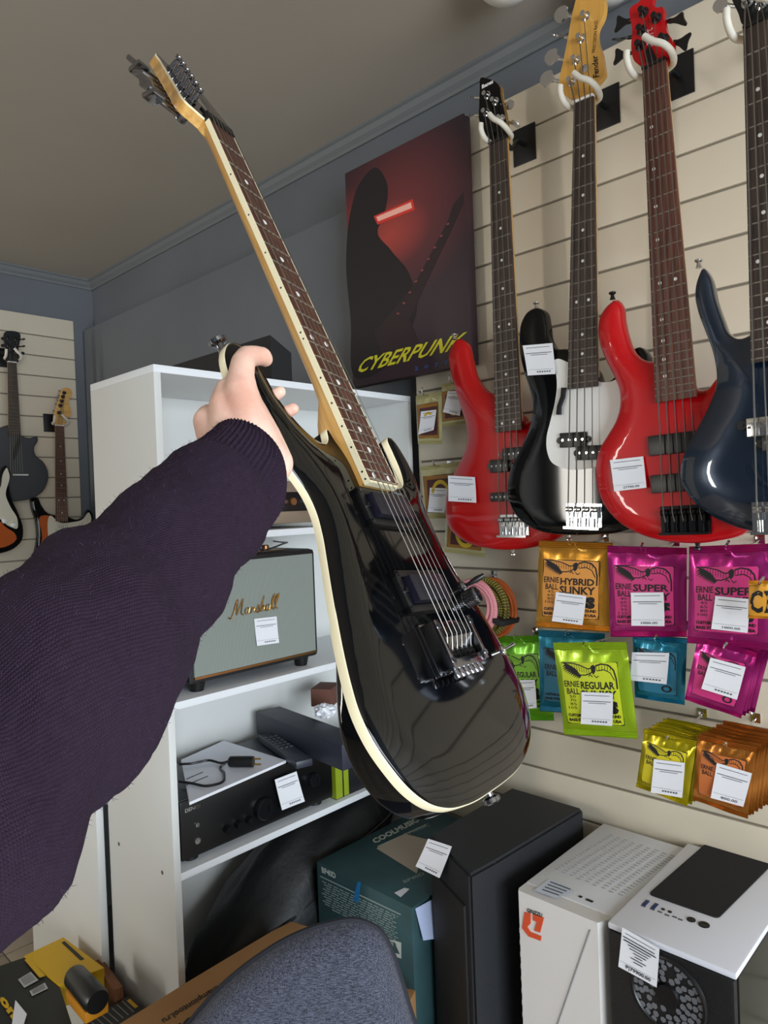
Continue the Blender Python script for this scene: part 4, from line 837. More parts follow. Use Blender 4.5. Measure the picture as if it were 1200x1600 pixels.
# olive cellophane packs with framed cards, left edge of the panel
M_frame = mat('card_gold_brown', '9a6a25', .5); M_mar = mat('card_maroon', '4a1f22', .5)
TG = 'olive cellophane packs at the left edge of the slat panel'
for i, (lab, quad, tg) in enumerate((
    ('olive cellophane string pack hanging left of the candy red bass horn', [(649.4, 619), (690.6, 611), (690.6, 694), (653, 694)], [(657, 643), (681, 640), (679, 672), (654.5, 679)]),
    ('olive cellophane string pack tucked behind the candy red bass horn', [(690, 600), (735, 592), (728, 662), (690, 667)], [(699, 611), (722, 611), (720, 650), (693, 644)]),
    ('olive cellophane string pack behind the tag of the candy red bass', [(657, 729), (718, 721), (722, 810), (664, 811)], [(671, 762), (698, 763), (696, 801), (669, 800)]),
    ('olive cellophane string pack under the candy red bass body', [(698, 790), (772, 785), (757, 871), (694, 862)], None))):
    r, c = make_pack(lab, quad, 1.50, F_tan, M_frame, [], TG, tg, '', T=.007, seed=20+i, box=(.08, .90, .20, .88), eagle=False, brand=None, foot=False, inkm=M_mar)
    q = [onX(p, 1.492) for p in quad]; f = lambda s, t: (q[0]*(1-s)+q[1]*s)*(1-t)+(q[3]*(1-s)+q[2]*s)*t
    def lo(s, t, n): P = f(s, t); return Vector((c.y-P.y, P.z-c.z, n))
    obj('card_panel', MB().quad(lo(.15, .82, .0095), lo(.83, .82, .0095), lo(.83, .27, .0095), lo(.15, .27, .0095)), M_mar, r, smooth=False)
    mb = MB(); C = lo(.49, .55, .0105); w = (lo(.83, .5, 0)-lo(.15, .5, 0)).length*.36
    mb.add([C+Vector((math.cos(a)*w*k, math.sin(a)*w*1.2*k, 0)) for k in (1, .72) for a in [2*math.pi*j/24 for j in range(24)]], [(j, (j+1) % 24, 24+(j+1) % 24, 24+j) for j in range(24)])
    obj('card_oval', mb, mat('card_yellow', 'd2b12a', .5), r, smooth=False)
    make_hook(c, 1.49, ['hook carrying the olive pack left of the red horn', 'hook carrying the olive pack behind the red horn', 'hook carrying the olive pack behind the red bass tag', 'hook carrying the olive pack under the red bass'][i])

# ------------------------------------------------------------------ coiled instrument cables
def coil(label, px, plane, R, r, m1, m2, seed):
    c = onX(px, plane); rr = random.Random(seed); t = thing('cable_coil', label, 'cable', frameB(c), 'coiled cables on one hook')
    for k in range(8):
        N = 60; a = rr.uniform(0, 6); dR = -r*1.6*(k % 4)+rr.uniform(-.001, .001); dn = .006*(k//4)+rr.uniform(-.002, .002)
        mb = MB().tube([Vector((math.cos(x)*(R+dR), math.sin(x)*(R+dR)*1.04, dn+.002*math.sin(2*x+a))) for x in [2*math.pi*i/N for i in range(N)]], r, 7, closed=True)
        obj('cable_loop', mb, m1, t)
        N = 220; mb = MB().tube([Vector((math.cos(x)*(R+dR+.0035*math.cos(x*60)*.9), math.sin(x)*(R+dR+.0035*math.cos(x*60)*.9)*1.04, dn+.002*math.sin(2*x+a)+.0035*math.sin(x*60))) for x in [2*math.pi*i/1100 for i in range(1100)]], .0008, 3, closed=True) if m2 else None
        if mb: obj('braid', mb, m2, t)
    return t
coil('pink braided instrument cable coil behind the held guitar', (742, 948), 1.42, .064, .0042, mat('pink_braid', 'c77f86', .7), mat('pale_braid', 'd8b4b2', .8), 1)
coil('yellow and black braided cable coil between the pink and orange coils', (757, 948), 1.445, .068, .0038, mat('black_yellow_braid', '4a4418', .8), mat('yellow_braid', 'b5a52c', .8), 2)
coil('orange instrument cable coil nearest the slat panel', (770, 949), 1.475, .070, .0036, mat('orange_braid', 'bb5b25', .6), None, 3)
c = onX((781, 972), 1.42); st_ = obj('velcro_strap', MB().box(-.018, .014, -.007, .007, -.066, .009, .003), M_blackmat); st_.matrix_world = frameB((1.42, c.y, c.z)) @ Matrix.Rotation(-.25, 4, 'Z'); tagp(st_, 'black velcro strap around the coiled cables', 'strap')
c = onX((757, 900), 1.5); make_hook(c, 1.40, 'hook carrying the coiled cables')

# ================================================================== goods along the foot of the panel
bn = thing('bench', 'low white display bench along the foot of the slat panel', 'bench', frameT((1.3, .5, 0)))
obj('bench_top', MB().box(-.22, .22, -.75, .64, .42, .45, .003), M_white, bn)
for x in (-.19, .19):
    for y in (-.7, .6): obj('leg', MB().box(x-.02, x+.02, y-.02, y+.02, 0, .42), M_white, bn)
ZB = .45
# teal carton
tb = thing('carton', 'teal cardboard carton with white lettering under the held guitar', 'box', frameT((1.31, 1.16, ZB)))
zt2 = .775; A = onZ((497, 1338), zt2); B = onZ((634, 1425), zt2)
bx0 = (A.x+B.x)/2-1.31; y1 = min(A.y, 1.343)-1.16; y0 = B.y-1.16
M_teal = mat('teal_print_card', '2f4f53', .6, var=.25, vscale=10, bump=.1, bscale=30)
obj('box_body', MB().box(bx0, 1.53-1.31, y0, y1, 0, zt2-ZB, .004), M_teal, tb)
def boxface(px):     # point on the carton front (faces -x)
    P = onX(px, 1.31+bx0-.0006); return P-Vector((1.31, 1.16, ZB))
def boxtop(px): P = onZ(px, zt2+.0006); return P-Vector((1.31, 1.16, ZB))
M_pr = mat('pale_print', 'b9c2ba', .6); M_prd = mat('dull_print', '8b9a95', .6)
def text_on(f, p0, p1, up, s, m, root, bold=.02):
    a = f(p0); b = f(p1); c = f(up)-a; mb = MB(); put(mb, text_mb(s, 1, bold, 1.0), lambda v: a+(b-a)*v.x+c*v.y/.72); return obj('lettering', mb, m, root, smooth=False)
text_on(boxface, (503, 1363), (525, 1373), (502, 1354), 'BP40D', M_pr, tb, .03)
ln = MB()
def line_on(f, a, b, th, into):
    A_ = f(a); B_ = f(b); C_ = f((a[0], a[1]+th)); into.quad(A_, B_, B_+(C_-A_), C_)
line_on(boxface, (500, 1368), (626, 1428), 2.0, ln)
for k in range(15):
    e = 622-(k*13 % 9); s0 = 503+(k*7 % 5)*1.5; y = 1376+k*3.7
    if k > 9: s0 += (k-9)*16
    w_ = 0
    while s0 < e:
        w_ = 5+(int(s0)*7+k*11) % 9; line_on(boxface, (s0, y+(s0-503)*.47), (min(s0+w_, e), y+(min(s0+w_, e)-503)*.47), 1.5, ln); s0 += w_+2
obj('print', ln, M_prd, tb, smooth=False)
mb = MB(); mb.quad(boxface((604, 1465)), boxface((627, 1473)), boxface((627, 1498)), boxface((606, 1490))); obj('white_mark', mb, M_pr, tb, smooth=False)
mb = MB(); P_ = [boxface(p)+Vector((-.0005, 0, 0)) for p in ((613, 1487), (616, 1471), (625, 1491))]; mb.add(P_, [(0, 1, 2)]); obj('triangle_mark', mb, M_teal, tb, smooth=False)
text_on(boxtop, (586, 1318), (655, 1283), (580, 1312), 'COOLMUSIC', M_pr, tb, .04)
text_on(boxtop, (634, 1306), (672, 1290), (631, 1302), 'IN MUSIC', M_prd, tb)
line_on(boxtop, (590, 1322), (665, 1288), 2, (l2 := MB())); obj('print', l2, M_pr, tb, smooth=False)
mb = MB(); mb.quad(*[boxtop(p)+Vector((0, 0, .0004)) for p in ((588, 1326), (651, 1365), (668, 1312), (633, 1303))][::1]); obj('torn_label', mb, mat('torn_label', 'b9ad9c', .7), tb, smooth=False)
text_on(boxtop, (632, 1380), (664, 1366), (629, 1376), 'BP40D', M_prd, tb)
# blue and white tape on the edge
mb = MB(); mb.quad(boxface((559, 1377)), boxface((564, 1379)), boxface((560, 1412)), boxface((551, 1406))); obj('blue_tape', mb, mat('blue_tape', '1f6fa8', .5), tb, smooth=False)
mb = MB(); mb.quad(boxtop((616, 1395)), boxtop((632, 1387)), boxtop((640, 1389)), boxtop((626, 1402))); obj('white_tape', mb, M_paper, tb, smooth=False)
mb = MB(); P_ = boxface((640, 1412)); y_ = y0
P_ = [Vector((bx0+.01, y0-.001, zt2-ZB-.005)), Vector((bx0+.075, y0-.012, zt2-ZB-.002)), Vector((bx0+.06, y0-.022, zt2-ZB-.085)), Vector((bx0+.02, y0-.012, zt2-ZB-.075))]; mb.quad(*P_); mb.quad(*[p+Vector((0, -.0008, 0)) for p in P_][::-1]); obj('loose_paper', mb, mat('bluish_paper', 'b9c6e6', .6), tb, smooth=False)

# tall black speaker cabinet
zs = .915
sp = thing('speaker_cabinet', 'tall black speaker cabinet between the teal carton and the white computer', 'speaker', frameT((1.32, .96, ZB)))
fx0 = onZ((690, 1362), zs).x-1.32; sy0 = -.115; sy1 = .118
ch = [(p.x-1.32, p.y-.96) for p in [onZ(q_, zs) for q_ in ((663, 1302), (734, 1368), (776, 1345), (912, 1263))]]+[(1.505-1.32, 1.026-.96)]; ch[0] = (ch[0][0], 1.022-.96)
NC = len(ch); ch = ch[::-1]; nrm_ = Vector((ch[3][1]-ch[4][1], ch[4][0]-ch[3][0], 0)).normalized(); nrm_ = nrm_ if nrm_.x < 0 else -nrm_
bm = bmesh.new(); hh = zs-ZB
lo_ = [bm.verts.new((x, y, .0)) for x, y in ch]; mi_ = [bm.verts.new((x, y, hh-.03)) for x, y in ch]; hi_ = [bm.verts.new((x, y, hh)) for i, (x, y) in enumerate(ch)]
bm.faces.new(lo_[::-1]); bm.faces.new(hi_)
for a, b in ((lo_, mi_), (mi_, hi_)):
    for i in range(NC): bm.faces.new((a[i], a[(i+1) % NC], b[(i+1) % NC], b[i]))
bmesh.ops.recalc_face_normals(bm, faces=bm.faces[:])
bmesh.ops.bevel(bm, geom=bm.edges[:], offset=.006, segments=2, affect='EDGES'); me = bpy.data.meshes.new('cab'); bm.to_mesh(me); bm.free(); me.shade_smooth(); me.set_sharp_from_angle(angle=.5)
obj('cabinet', me, mat('black_textured_vinyl', '1a1c20', .6, bump=.5, bscale=420), sp)
e0_ = Vector((ch[3][0], ch[3][1], 0)); e1_ = Vector((ch[4][0], ch[4][1], 0)); ed_ = (e1_-e0_).normalized()
gm_ = Matrix(((ed_.x, nrm_.x, 0, e0_.x), (ed_.y, nrm_.y, 0, e0_.y), (0, 0, 1, 0), (0, 0, 0, 1))); gl_ = (e1_-e0_).length
obj('grille', MB().box(.02, gl_-.02, -.004, .006, .02, hh-.07, .004, gm_), M_blackmat, sp)
obj('grille_emblem', MB().box(gl_*.4, gl_*.6, .006, .008, .05, .06, .0005, gm_), M_black, sp)
q = [onX(p, 1.13) for p in ((670, 1310), (707, 1322), (690, 1370), (652, 1352))]
t_ = thing('price_tag', 'large white price tag hanging on the black speaker cabinet', 'price tag', frameB((1.13, q[0].y, q[0].z)))
price_tag(t_, [(q[0].y-p.y, p.z-q[0].z) for p in q], .002, '')

# first computer: white tower with orange emblem
z1 = .884
pcx0 = onZ((840, 1400), z1).x; pcx1 = PX-.02
A = onZ((812, 1385), z1); B = onZ((940, 1452), z1); ya = A.y; yb = B.y
pc = thing('computer_case', 'white computer tower with orange emblem and perforated top', 'computer', frameT(((pcx0+pcx1)/2, (ya+yb)/2, ZB)))
o_ = Vector(((pcx0+pcx1)/2, (ya+yb)/2, ZB)); hw_ = (pcx1-pcx0)/2; hy = (ya-yb)/2; hh = z1-ZB
M_pcw = mat('white_metal', 'd6d6d8', .38)
obj('case', MB().box(-hw_+.03, hw_, -hy, hy, .015, hh, .003), M_pcw, pc)
M_pcf = mat('white_front', 'dad6d2', .4)
fx = -hw_
obj('front_panel', MB().prism([(fx+.03, -hy), (fx-.004, -hy+.016), (fx-.004, hy-.004), (fx+.004, hy), (fx+.03, hy)], .02, hh-.002), M_pcf, pc, smooth=False)
for i, x in enumerate((-hw_+.05, hw_-.05)):
    for y in (-hy+.03, hy-.03): obj('foot', MB().cyl((x, y, 0), (x, y, .016), .014), M_black, pc)
def pct(px): return onZ(px, z1+.0005)-o_
def pcf(px): P = onX(px, o_.x-hw_-.005)-o_; return P
# ventilation slots on the top
sl = MB().box(-.0045, .0045, -.0016, .0016, -.0004, .0006, .0004).mesh('vent_slot'); sl.materials.append(mat('vent_shadow', 'a9a9ab', .6))
a, b, c_ = pct((952, 1302)), pct((1060, 1338)), pct((862, 1358))
for i in range(9):
    for j in range(20):
        p = a+(b-a)*((i+.5)/9)+(c_-a)*((j+.5+.25*(i % 2))/20); inst('vent_slot', sl, pc, Matrix.Translation((p.x, p.y, hh+.0006)) @ Matrix.Rotation(math.radians(90), 4, 'Z'))
for p, s_ in (((907, 1401), (.003, .003)), ((921, 1407), (.003, .007))):
    P = pct(p); obj('port', MB().box(P.x-s_[0], P.x+s_[0], P.y-s_[1], P.y+s_[1], hh-.001, hh+.0012, .0005), M_black, pc)
mb = MB(); mb.quad(*[pct(p)+Vector((0, 0, .001)) for p in ((834, 1392), (870, 1405), (897, 1392), (858, 1374))]); st_ = obj('sticker', mb, mat('blue_white_sticker', 'cfd6e2', .4), pc, smooth=False)
mb = MB()
for k in range(4): mb.quad(*[pct(p)+Vector((0, 0, .0014)) for p in ((860+k*-4, 1378+k*4), (892-k*6, 1390+k*3), (891-k*6, 1391.5+k*3), (859-k*4, 1379.5+k*4))])
obj('print', mb, M_ink, st_, smooth=False)
M_or = mat('orange_emblem', 'd5502a', .45)
def fr(px): # on the sloping front panel
    P = onX(px, o_.x-hw_-.0048)-o_; return P
E1 = [(820, 1425), (829, 1427), (829, 1443), (824, 1448), (829, 1456), (846, 1463), (845, 1470), (826, 1463), (816, 1450)]
E2 = [(833, 1428), (850, 1434), (844, 1457), (835, 1454), (839, 1440), (833, 1438)]
mb = MB()
for E_ in (E1, E2): n = len(E_); mb.add([fr(p)+Vector((-.0008, 0, 0)) for p in E_]+[fr(p)+Vector((.001, 0, 0)) for p in E_], [tuple(range(n)), tuple(range(2*n-1, n-1, -1))]+[(i, (i+1) % n, n+(i+1) % n, n+i) for i in range(n)])
obj('emblem', mb, M_or, pc, smooth=False)
text_on(lambda p: fr(p)+Vector((-.0008, 0, 0)), (823, 1424), (847, 1433), (824, 1418.5), 'GINZZU', M_inkblack, pc, .03)
mb = MB(); a = fr((922, 1453)); b = fr((868, 1610)); mb.tube([a, b], .0012, 6); obj('accent_line', mb, mat('grey_line', '8d8f92', .4), pc)
for k in range(14): obj('rib', MB().box(fx+.004, fx+.028, hy-.003, hy+.003, .03+k*.024, .040+k*.024, .001), M_pcf, pc)

# second computer: white top, black front with fan
z2 = .892
A = onZ((952, 1437), z2); B = onZ((1148, 1525), z2); px0 = (A.x+B.x)/2
p2 = thing('computer_case', 'white-topped computer tower with black mesh front and fan', 'computer', frameT(((px0+PX-.01)/2, (A.y+B.y)/2, ZB)))
o2 = Vector(((px0+PX-.01)/2, (A.y+B.y)/2, ZB)); hw2 = (PX-.01-px0)/2; hy2 = (A.y-B.y)/2; h2 = z2-ZB
obj('case', MB().box(-hw2+.012, hw2, -hy2, hy2, .015, h2-.012, .002), mat('dark_side_glass', '0f1412', .15), p2)
obj('top_panel', MB().box(-hw2, hw2, -hy2, hy2, h2-.012, h2, .004), mat('white_top_metal', 'e0e1e8', .35), p2)
obj('front_panel', MB().box(-hw2-.004, -hw2+.014, -hy2+.002, hy2-.002, .015, h2-.012, .006), mat('black_mesh_front', '0c0d10', .4, bump=.4, bscale=700), p2)
for x in (-hw2+.05, hw2-.05):
    for y in (-hy2+.03, hy2-.03): obj('foot', MB().cyl((x, y, 0), (x, y, .016), .014), M_black, p2)
def t2(px): P = onZ(px, z2)-o2; return P
fa, fb, fc, fd = [t2(p) for p in ((1102, 1320), (1208, 1350), (1122, 1436), (1013, 1398))]
L = []
for p_, q_, r_ in ((fd, fa, fb), (fa, fb, fc), (fb, fc, fd), (fc, fd, fa)):
    u_ = (p_-q_).normalized(); w_ = (r_-q_).normalized(); rad = .010
    for k in range(7): t_ = k/6; L.append((q_+u_*rad*(1-t_)**2+w_*rad*t_**2))
obj('dust_filter', MB().prism([(p.x, p.y) for p in L], h2-.001, h2+.0022), mat('black_filter', '131212', .85, bump=.4, bscale=900), p2, smooth=False)
for p, r in (((1080, 1437.5), .0075), ((1100, 1445.5), .0095)): P = t2(p); obj('button', MB().lathe((P.x, P.y, h2), (0, 0, 1), [(0, r), (.0015, r), (.002, r*.8), (.001, r*.4)], 22), M_black, p2)
for p in ((1009, 1411), (1023, 1416)): P = t2(p); obj('usb_port', MB().box(P.x-.010, P.x+.010, P.y-.0035, P.y+.0035, h2-.001, h2+.0012, .0005), mat('usb_blue', '22305c', .4), p2)
for p in ((1036, 1421), (1046.5, 1425)): P = t2(p); obj('audio_port', MB().cyl((P.x, P.y, h2-.001), (P.x, P.y, h2+.001), .0035), M_black, p2)
mb = MB()
for p in ((1005, 1416), (1019, 1421), (1031, 1425), (1042, 1430), (1054, 1433), (1063, 1437)): P = t2(p); mb.box(P.x-.002, P.x+.002, P.y-.004, P.y+.004, h2, h2+.0006)
obj('print', mb, M_ink, p2, smooth=False)
def f2(px): P = onX(px, o2.x-hw2-.0045)-o2; return P
fc_ = f2((1043, 1555)); R_ = .062
fan = obj('fan_ring', MB().tube([Vector((-hw2-.005, fc_.y+math.cos(a)*R_, fc_.z+math.sin(a)*R_)) for a in [2*math.pi*i/40 for i in range(40)]], .004, 8, closed=True), M_black, p2)
obj('fan_hub', MB().cyl((-hw2-.004, fc_.y, fc_.z), (-hw2-.010, fc_.y, fc_.z), .020, .018, 24), M_black, fan)
cells = MB(); rr = random.Random(2)
for ring in range(1, 5):
    nn = 7+ring*5
    for k in range(nn):
        if rr.random() < .12: continue
        a = 2*math.pi*k/nn+ring*.3; r = .017+ring*.0096; s_ = .0060
        C_ = Vector((-hw2-.0052, fc_.y+math.cos(a)*r, fc_.z+math.sin(a)*r)); m_ = 6; cells.add([C_+Vector((0, math.cos(2*math.pi*j/m_+a)*s_*rr.uniform(.75, 1.1), math.sin(2*math.pi*j/m_+a)*s_*rr.uniform(.75, 1.1))) for j in range(m_)], [tuple(range(m_))])
obj('fan_grille', cells, mat('grey_mesh', '6b6c70', .5), fan, smooth=False)
q = [f2(p) for p in ((974, 1447), (1032, 1480), (1029, 1539), (969, 1507))]
tg = thing('price_tag', 'large printed price tag taped to the black computer front', 'price tag', frameB((o2.x-hw2-.008, o2.y+q[0].y, o2.z+q[0].z)))
pts_ = [(q[0].y-p.y, p.z-q[0].z) for p in q]; pt_ = price_tag(tg, pts_, .001, '', .003, False)
qv = [Vector((a, b, 0)) for a, b in pts_]
def tq(s, t, h=.0015): p = (qv[0]*(1-s)+qv[1]*s)*(1-t)+(qv[3]*(1-s)+qv[2]*s)*t; p.z = .001+h+.003*(t*t*.9+.35*(s-.5)**2+.3*s*t); return p
mb = MB(); put(mb, text_mb('P|79900.00', 1, .02, 1.0), lambda v: tq(.2+.65*v.x, .93-.09*v.y/.72))
for k, (s0, s1) in enumerate(((.05, .9), (.08, .92), (.2, .8), (.25, .75), (.35, .7), (.4, .6), (.3, .7), (.38, .62))):
    t_ = .18+.07*k; mb.quad(tq(s0, t_+.022), tq(s1, t_+.022), tq(s1, t_), tq(s0, t_))
obj('print', mb, M_inkblack, pt_, smooth=False)

# ================================================================== boxes on the floor at the left
M_ybox = mat('yellow_card', 'd2a613', .5); M_dk = mat('dark_green_black_card', '1d211d', .55, var=.2, vscale=12)
zd = .60
q = [onZ(p, zd) for p in ((38, 1496), (99, 1467), (163, 1515), (92, 1541))]; q2 = [onZ(p, zd) for p in ((-40, 1530), (38, 1496), (92, 1541), (110, 1600), (0, 1680))]
o3 = Vector((q[3].x, q[3].y, 0))
db = thing('tool_carton', 'yellow and black power tool carton at the bottom left corner', 'box', frameT(o3))
obj('box_body', MB().prism([((p-o3).x, (p-o3).y) for p in (onZ((-60, 1530), zd), onZ((38, 1496), zd), onZ((94, 1544), zd), onZ((112, 1600), zd), onZ((20, 1720), zd))], 0, zd), M_dk, db, smooth=False)
obj('yellow_flap', MB().prism([((p-o3).x, (p-o3).y) for p in q], zd-.05, zd+.004), M_ybox, db, smooth=False)
def dbp(p, h=.0048): P = onZ(p, zd+.004)-o3; P.z = zd+h; return P
mb = MB(); mb.quad(*[dbp(p) for p in ((96, 1473), (101, 1471), (132, 1499), (126, 1501))]); obj('black_stripe', mb, M_dk, db, smooth=False)
mb = MB(); mb.quad(*[dbp(p, .0045) for p in ((38, 1500), (45, 1497), (71, 1525), (62, 1528))]); obj('yellow_stripe', mb, M_ybox, db, smooth=False)
for qq in (((28, 1529), (48, 1517), (60, 1530), (38, 1542)), ((46, 1547), (70, 1534), (75, 1543), (50, 1555))):
    mb = MB(); mb.quad(*[dbp(p, .002) for p in qq]); st_ = obj('barcode_sticker', mb, mat('sticker_grey', 'b9b9b4', .6), db, smooth=False)
    mb = MB()
    for k in range(6):
        f = .12+k*.13; a = dbp(qq[0], .0026).lerp(dbp(qq[3], .0026), f); b = dbp(qq[1], .0026).lerp(dbp(qq[2], .0026), f); dd = (dbp(qq[3], 0)-dbp(qq[0], 0))*.05; dd.z = 0
        mb.quad(a.lerp(b, .1), a.lerp(b, .9), a.lerp(b, .9)+dd, a.lerp(b, .1)+dd)
    obj('print', mb, M_ink, st_, smooth=False)
text_on(lambda p: dbp(p, .003), (-2, 1560), (20, 1592), (8, 1552), 'on', M_ybox, db, .05)
mb = MB(); mb.quad(*[dbp(p, .0035) for p in ((24, 1562), (42, 1584), (36, 1604), (18, 1604))]); obj('white_tape', mb, M_paper, db, smooth=False)
# black roller tool lying on the carton
A = onZ((114, 1522), zd+.035); B = onZ((153, 1566), zd+.035); d = (B-A).normalized()
ro_ = thing('battery_tool', 'black cylindrical tool with orange trim lying across the cartons', 'tool', Matrix.Identity(4))
obj('barrel', MB().lathe(A, d, [(0, .012), (.004, .02), (.012, .024), ((B-A).length-.01, .026), ((B-A).length, .023), ((B-A).length, .012)], 22), mat('tool_black', '17191a', .35), ro_)
s_ = d.cross(Vector((0, 0, 1))).normalized()
C = A.lerp(B, .55)-s_*.0+Vector((0, 0, -.024)); mm = Matrix(((d.x, s_.x, 0, C.x), (d.y, s_.y, 0, C.y), (0, 0, 1, C.z), (0, 0, 0, 1)))
obj('orange_grip', MB().box(-.05, .055, -.024, .026, -.012, .012, .004, mm), mat('tool_orange', 'cf8a1d', .45), ro_)
# black printed carton beside it
zk = .56; q = [onZ(p, zk) for p in ((130, 1600), (200, 1556), (232, 1578), (200, 1640), (150, 1660))]; o4 = Vector((q[0].x, q[0].y, 0))
kb = thing('printed_carton', 'black carton with fine white print and a yellow mark by the bookcase', 'box', frameT(o4))
obj('box_body', MB().prism([((p-o4).x, (p-o4).y) for p in q], 0, zk), mat('black_print_card', '2a2825', .55), kb, smooth=False)
def kbp(p, h=.0008): P = onZ(p, zk)-o4; P.z = zk+h; return P
mb = MB()
for k in range(7): mb.quad(kbp((142+k*8, 1598-k*5.5)), kbp((160+k*8, 1612-k*5)), kbp((161.5+k*8, 1611-k*5)), kbp((143.5+k*8, 1597-k*5.5)))
obj('print', mb, mat('print_grey2', '8a8780', .6), kb, smooth=False)
mb = MB(); mb.quad(*[kbp(p) for p in ((198, 1564), (203, 1561), (216, 1573), (211, 1576))]); obj('yellow_mark', mb, M_ybox, kb, smooth=False)
# wooden batten on the floor by the bookcase
a = onZ((150, 1526), .50); 
wb = obj('wooden_batten', MB().box(-.010, .010, -.07, .07, 0, .585, .002), mat('brown_wood', '7a4a2a', .55, var=.3, vscale=20, stretch=(10, 10, 1))); P = onZ((176, 1540), .585); wb.matrix_world = frameT((P.x+.012, P.y+.05, 0), -.1); tagp(wb, 'brown wooden board standing between the tool carton and the bookcase', 'board')
# brown cardboard carton with lettering
zc = .72; q = [onZ(p, zc) for p in ((180, 1604), (300, 1530), (425, 1455), (455, 1440), (485, 1449), (330, 1560), (240, 1640))]
o5 = Vector((q[2].x, q[2].y, 0))
cb_ = thing('cardboard_carton', 'long brown cardboard carton with web address behind the chair', 'box', frameT(o5))
pts_ = [((p-o5).x, (p-o5).y) for p in q]
obj('box_body', MB().prism(pts_, 0, zc), M_card, cb_, smooth=False)
def cbp(p, h=.001): P = onZ(p, zc)-o5; P.z = zc+h; return P
text_on(cbp, (340, 1540), (252, 1594), (346, 1546), 'championtool.ru', M_inkblack, cb_, .02)
text_on(cbp, (305, 1586), (262, 1612), (318, 1598), 'ON', M_inkblack, cb_, .06)
# second brown carton seen between chair and teal carton
t = obj('small_carton', MB().box(-.03, .03, -.03, .03, 0, .62, .002), M_card); P = onZ((636, 1545), .62); t.matrix_world = frameT((P.x-.03, P.y+.0, 0), .4); tagp(t, 'brown carton corner showing between the chair and the black speaker', 'box')

# ================================================================== upholstered chair
def fabric_mat():
    m = bpy.data.materials.new('blue_grey_weave'); m.use_nodes = True; nt = m.node_tree; b = nt.nodes['Principled BSDF']; b.inputs['Roughness'].default_value = .9; b.inputs['Sheen Weight'].default_value = .15
    tc = nt.nodes.new('ShaderNodeTexCoord'); outs = []
    for sc, st in ((1, (900, 130, 900)), (1, (130, 900, 900))):
        mp = nt.nodes.new('ShaderNodeMapping'); mp.inputs['Scale'].default_value = st; mp.inputs['Rotation'].default_value = (0, 0, .5); n = nt.nodes.new('ShaderNodeTexNoise'); n.inputs['Scale'].default_value = 1; n.inputs['Detail'].default_value = 2
        nt.links.new(tc.outputs['Object'], mp.inputs[0]); nt.links.new(mp.outputs[0], n.inputs[0]); outs.append(n.outputs[0])
    mx = nt.nodes.new('ShaderNodeMath'); mx.operation = 'ADD'; nt.links.new(outs[0], mx.inputs[0]); nt.links.new(outs[1], mx.inputs[1])
    r = nt.nodes.new('ShaderNodeValToRGB'); r.color_ramp.elements[0].position = .42; r.color_ramp.elements[1].position = .62
    hf = nt.nodes.new('ShaderNodeMath'); hf.operation = 'MULTIPLY'; hf.inputs[1].default_value = .5; nt.links.new(mx.outputs[0], hf.inputs[0]); nt.links.new(hf.outputs[0], r.inputs[0])
    r.color_ramp.elements[0].color = rgb('1a1c29'); r.color_ramp.elements[1].color = rgb('5f6273'); nt.links.new(r.outputs[0], b.inputs['Base Color'])
    bp = nt.nodes.new('ShaderNodeBump'); bp.inputs['Strength'].default_value = .5; bp.inputs['Distance'].default_value = .001; nt.links.new(hf.outputs[0], bp.inputs['Height']); nt.links.new(bp.outputs[0], b.inputs['Normal']); return m
M_fab = fabric_mat()
cd = .98                                     # distance of the chair from the lens
tp_ = onD((520, 1440), cd)
ch_ = thing('chair', 'chair with a rounded backrest in blue-grey woven fabric', 'chair', None)
fw = Vector((FWD.x, FWD.y, 0)).normalized(); rt = Vector((fw.y, -fw.x, 0))
cen = Vector((onD((470, 1600), cd).x, onD((470, 1600), cd).y, 0))
CM = Matrix(((rt.x, fw.x, 0, cen.x), (rt.y, fw.y, 0, cen.y), (0, 0, 1, 0), (0, 0, 0, 1))); ch_.matrix_world = CM; CI = CM.inverted()
edge = [CI @ onD(p, cd) for p in ((275, 1630), (300, 1596), (340, 1550), (400, 1500), (460, 1464), (510, 1446), (560, 1440), (592, 1455), (612, 1490), (625, 1530), (640, 1580), (660, 1640))]
lp = [Vector((p.x, p.z)) for p in edge]; low = lp[0].y-.22
lp += [Vector((lp[-1].x+.02, lp[-1].y-.12)), Vector((lp[-1].x-.03, low)), Vector((lp[0].x+.06, low)), Vector((lp[0].x-.03, lp[0].y-.12))]
lp = smooth_loop(lp, .012)
fr_ = lambda u, v, d: .035-roundover(min(d, .034), .035)+.012*(1-math.exp(-d/.08)); bk_ = lambda u, v, d: -.02+roundover(min(d, .019), .02)
mb = carved(lp, fr_, bk_, .02, (.002, .006, .013, .024, .036)); mb.v = [(x, -z, y) for x, y, z in mb.v]
obj('backrest', mb, M_fab, ch_, angle=80)
ed = [Vector((p.x, .004, p.y)) for p in lp]; obj('piping', MB().tube(ed, .0045, 6, closed=True), mat('dark_piping', '1d1f28', .8), ch_)
zc_ = low
obj('back_support', MB().box(-.03, .03, .0, .02, .44, zc_+.06, .004), M_black, ch_)
obj('seat', MB().box(-.22, .22, -.46, -.01, .42, .49, .03), M_fab, ch_)
for x in (-.19, .19):
    for y in (-.42, -.04): obj('leg', MB().cyl((x, y, 0), (x*.95, y*.95, .43), .011, .013), M_black, ch_)

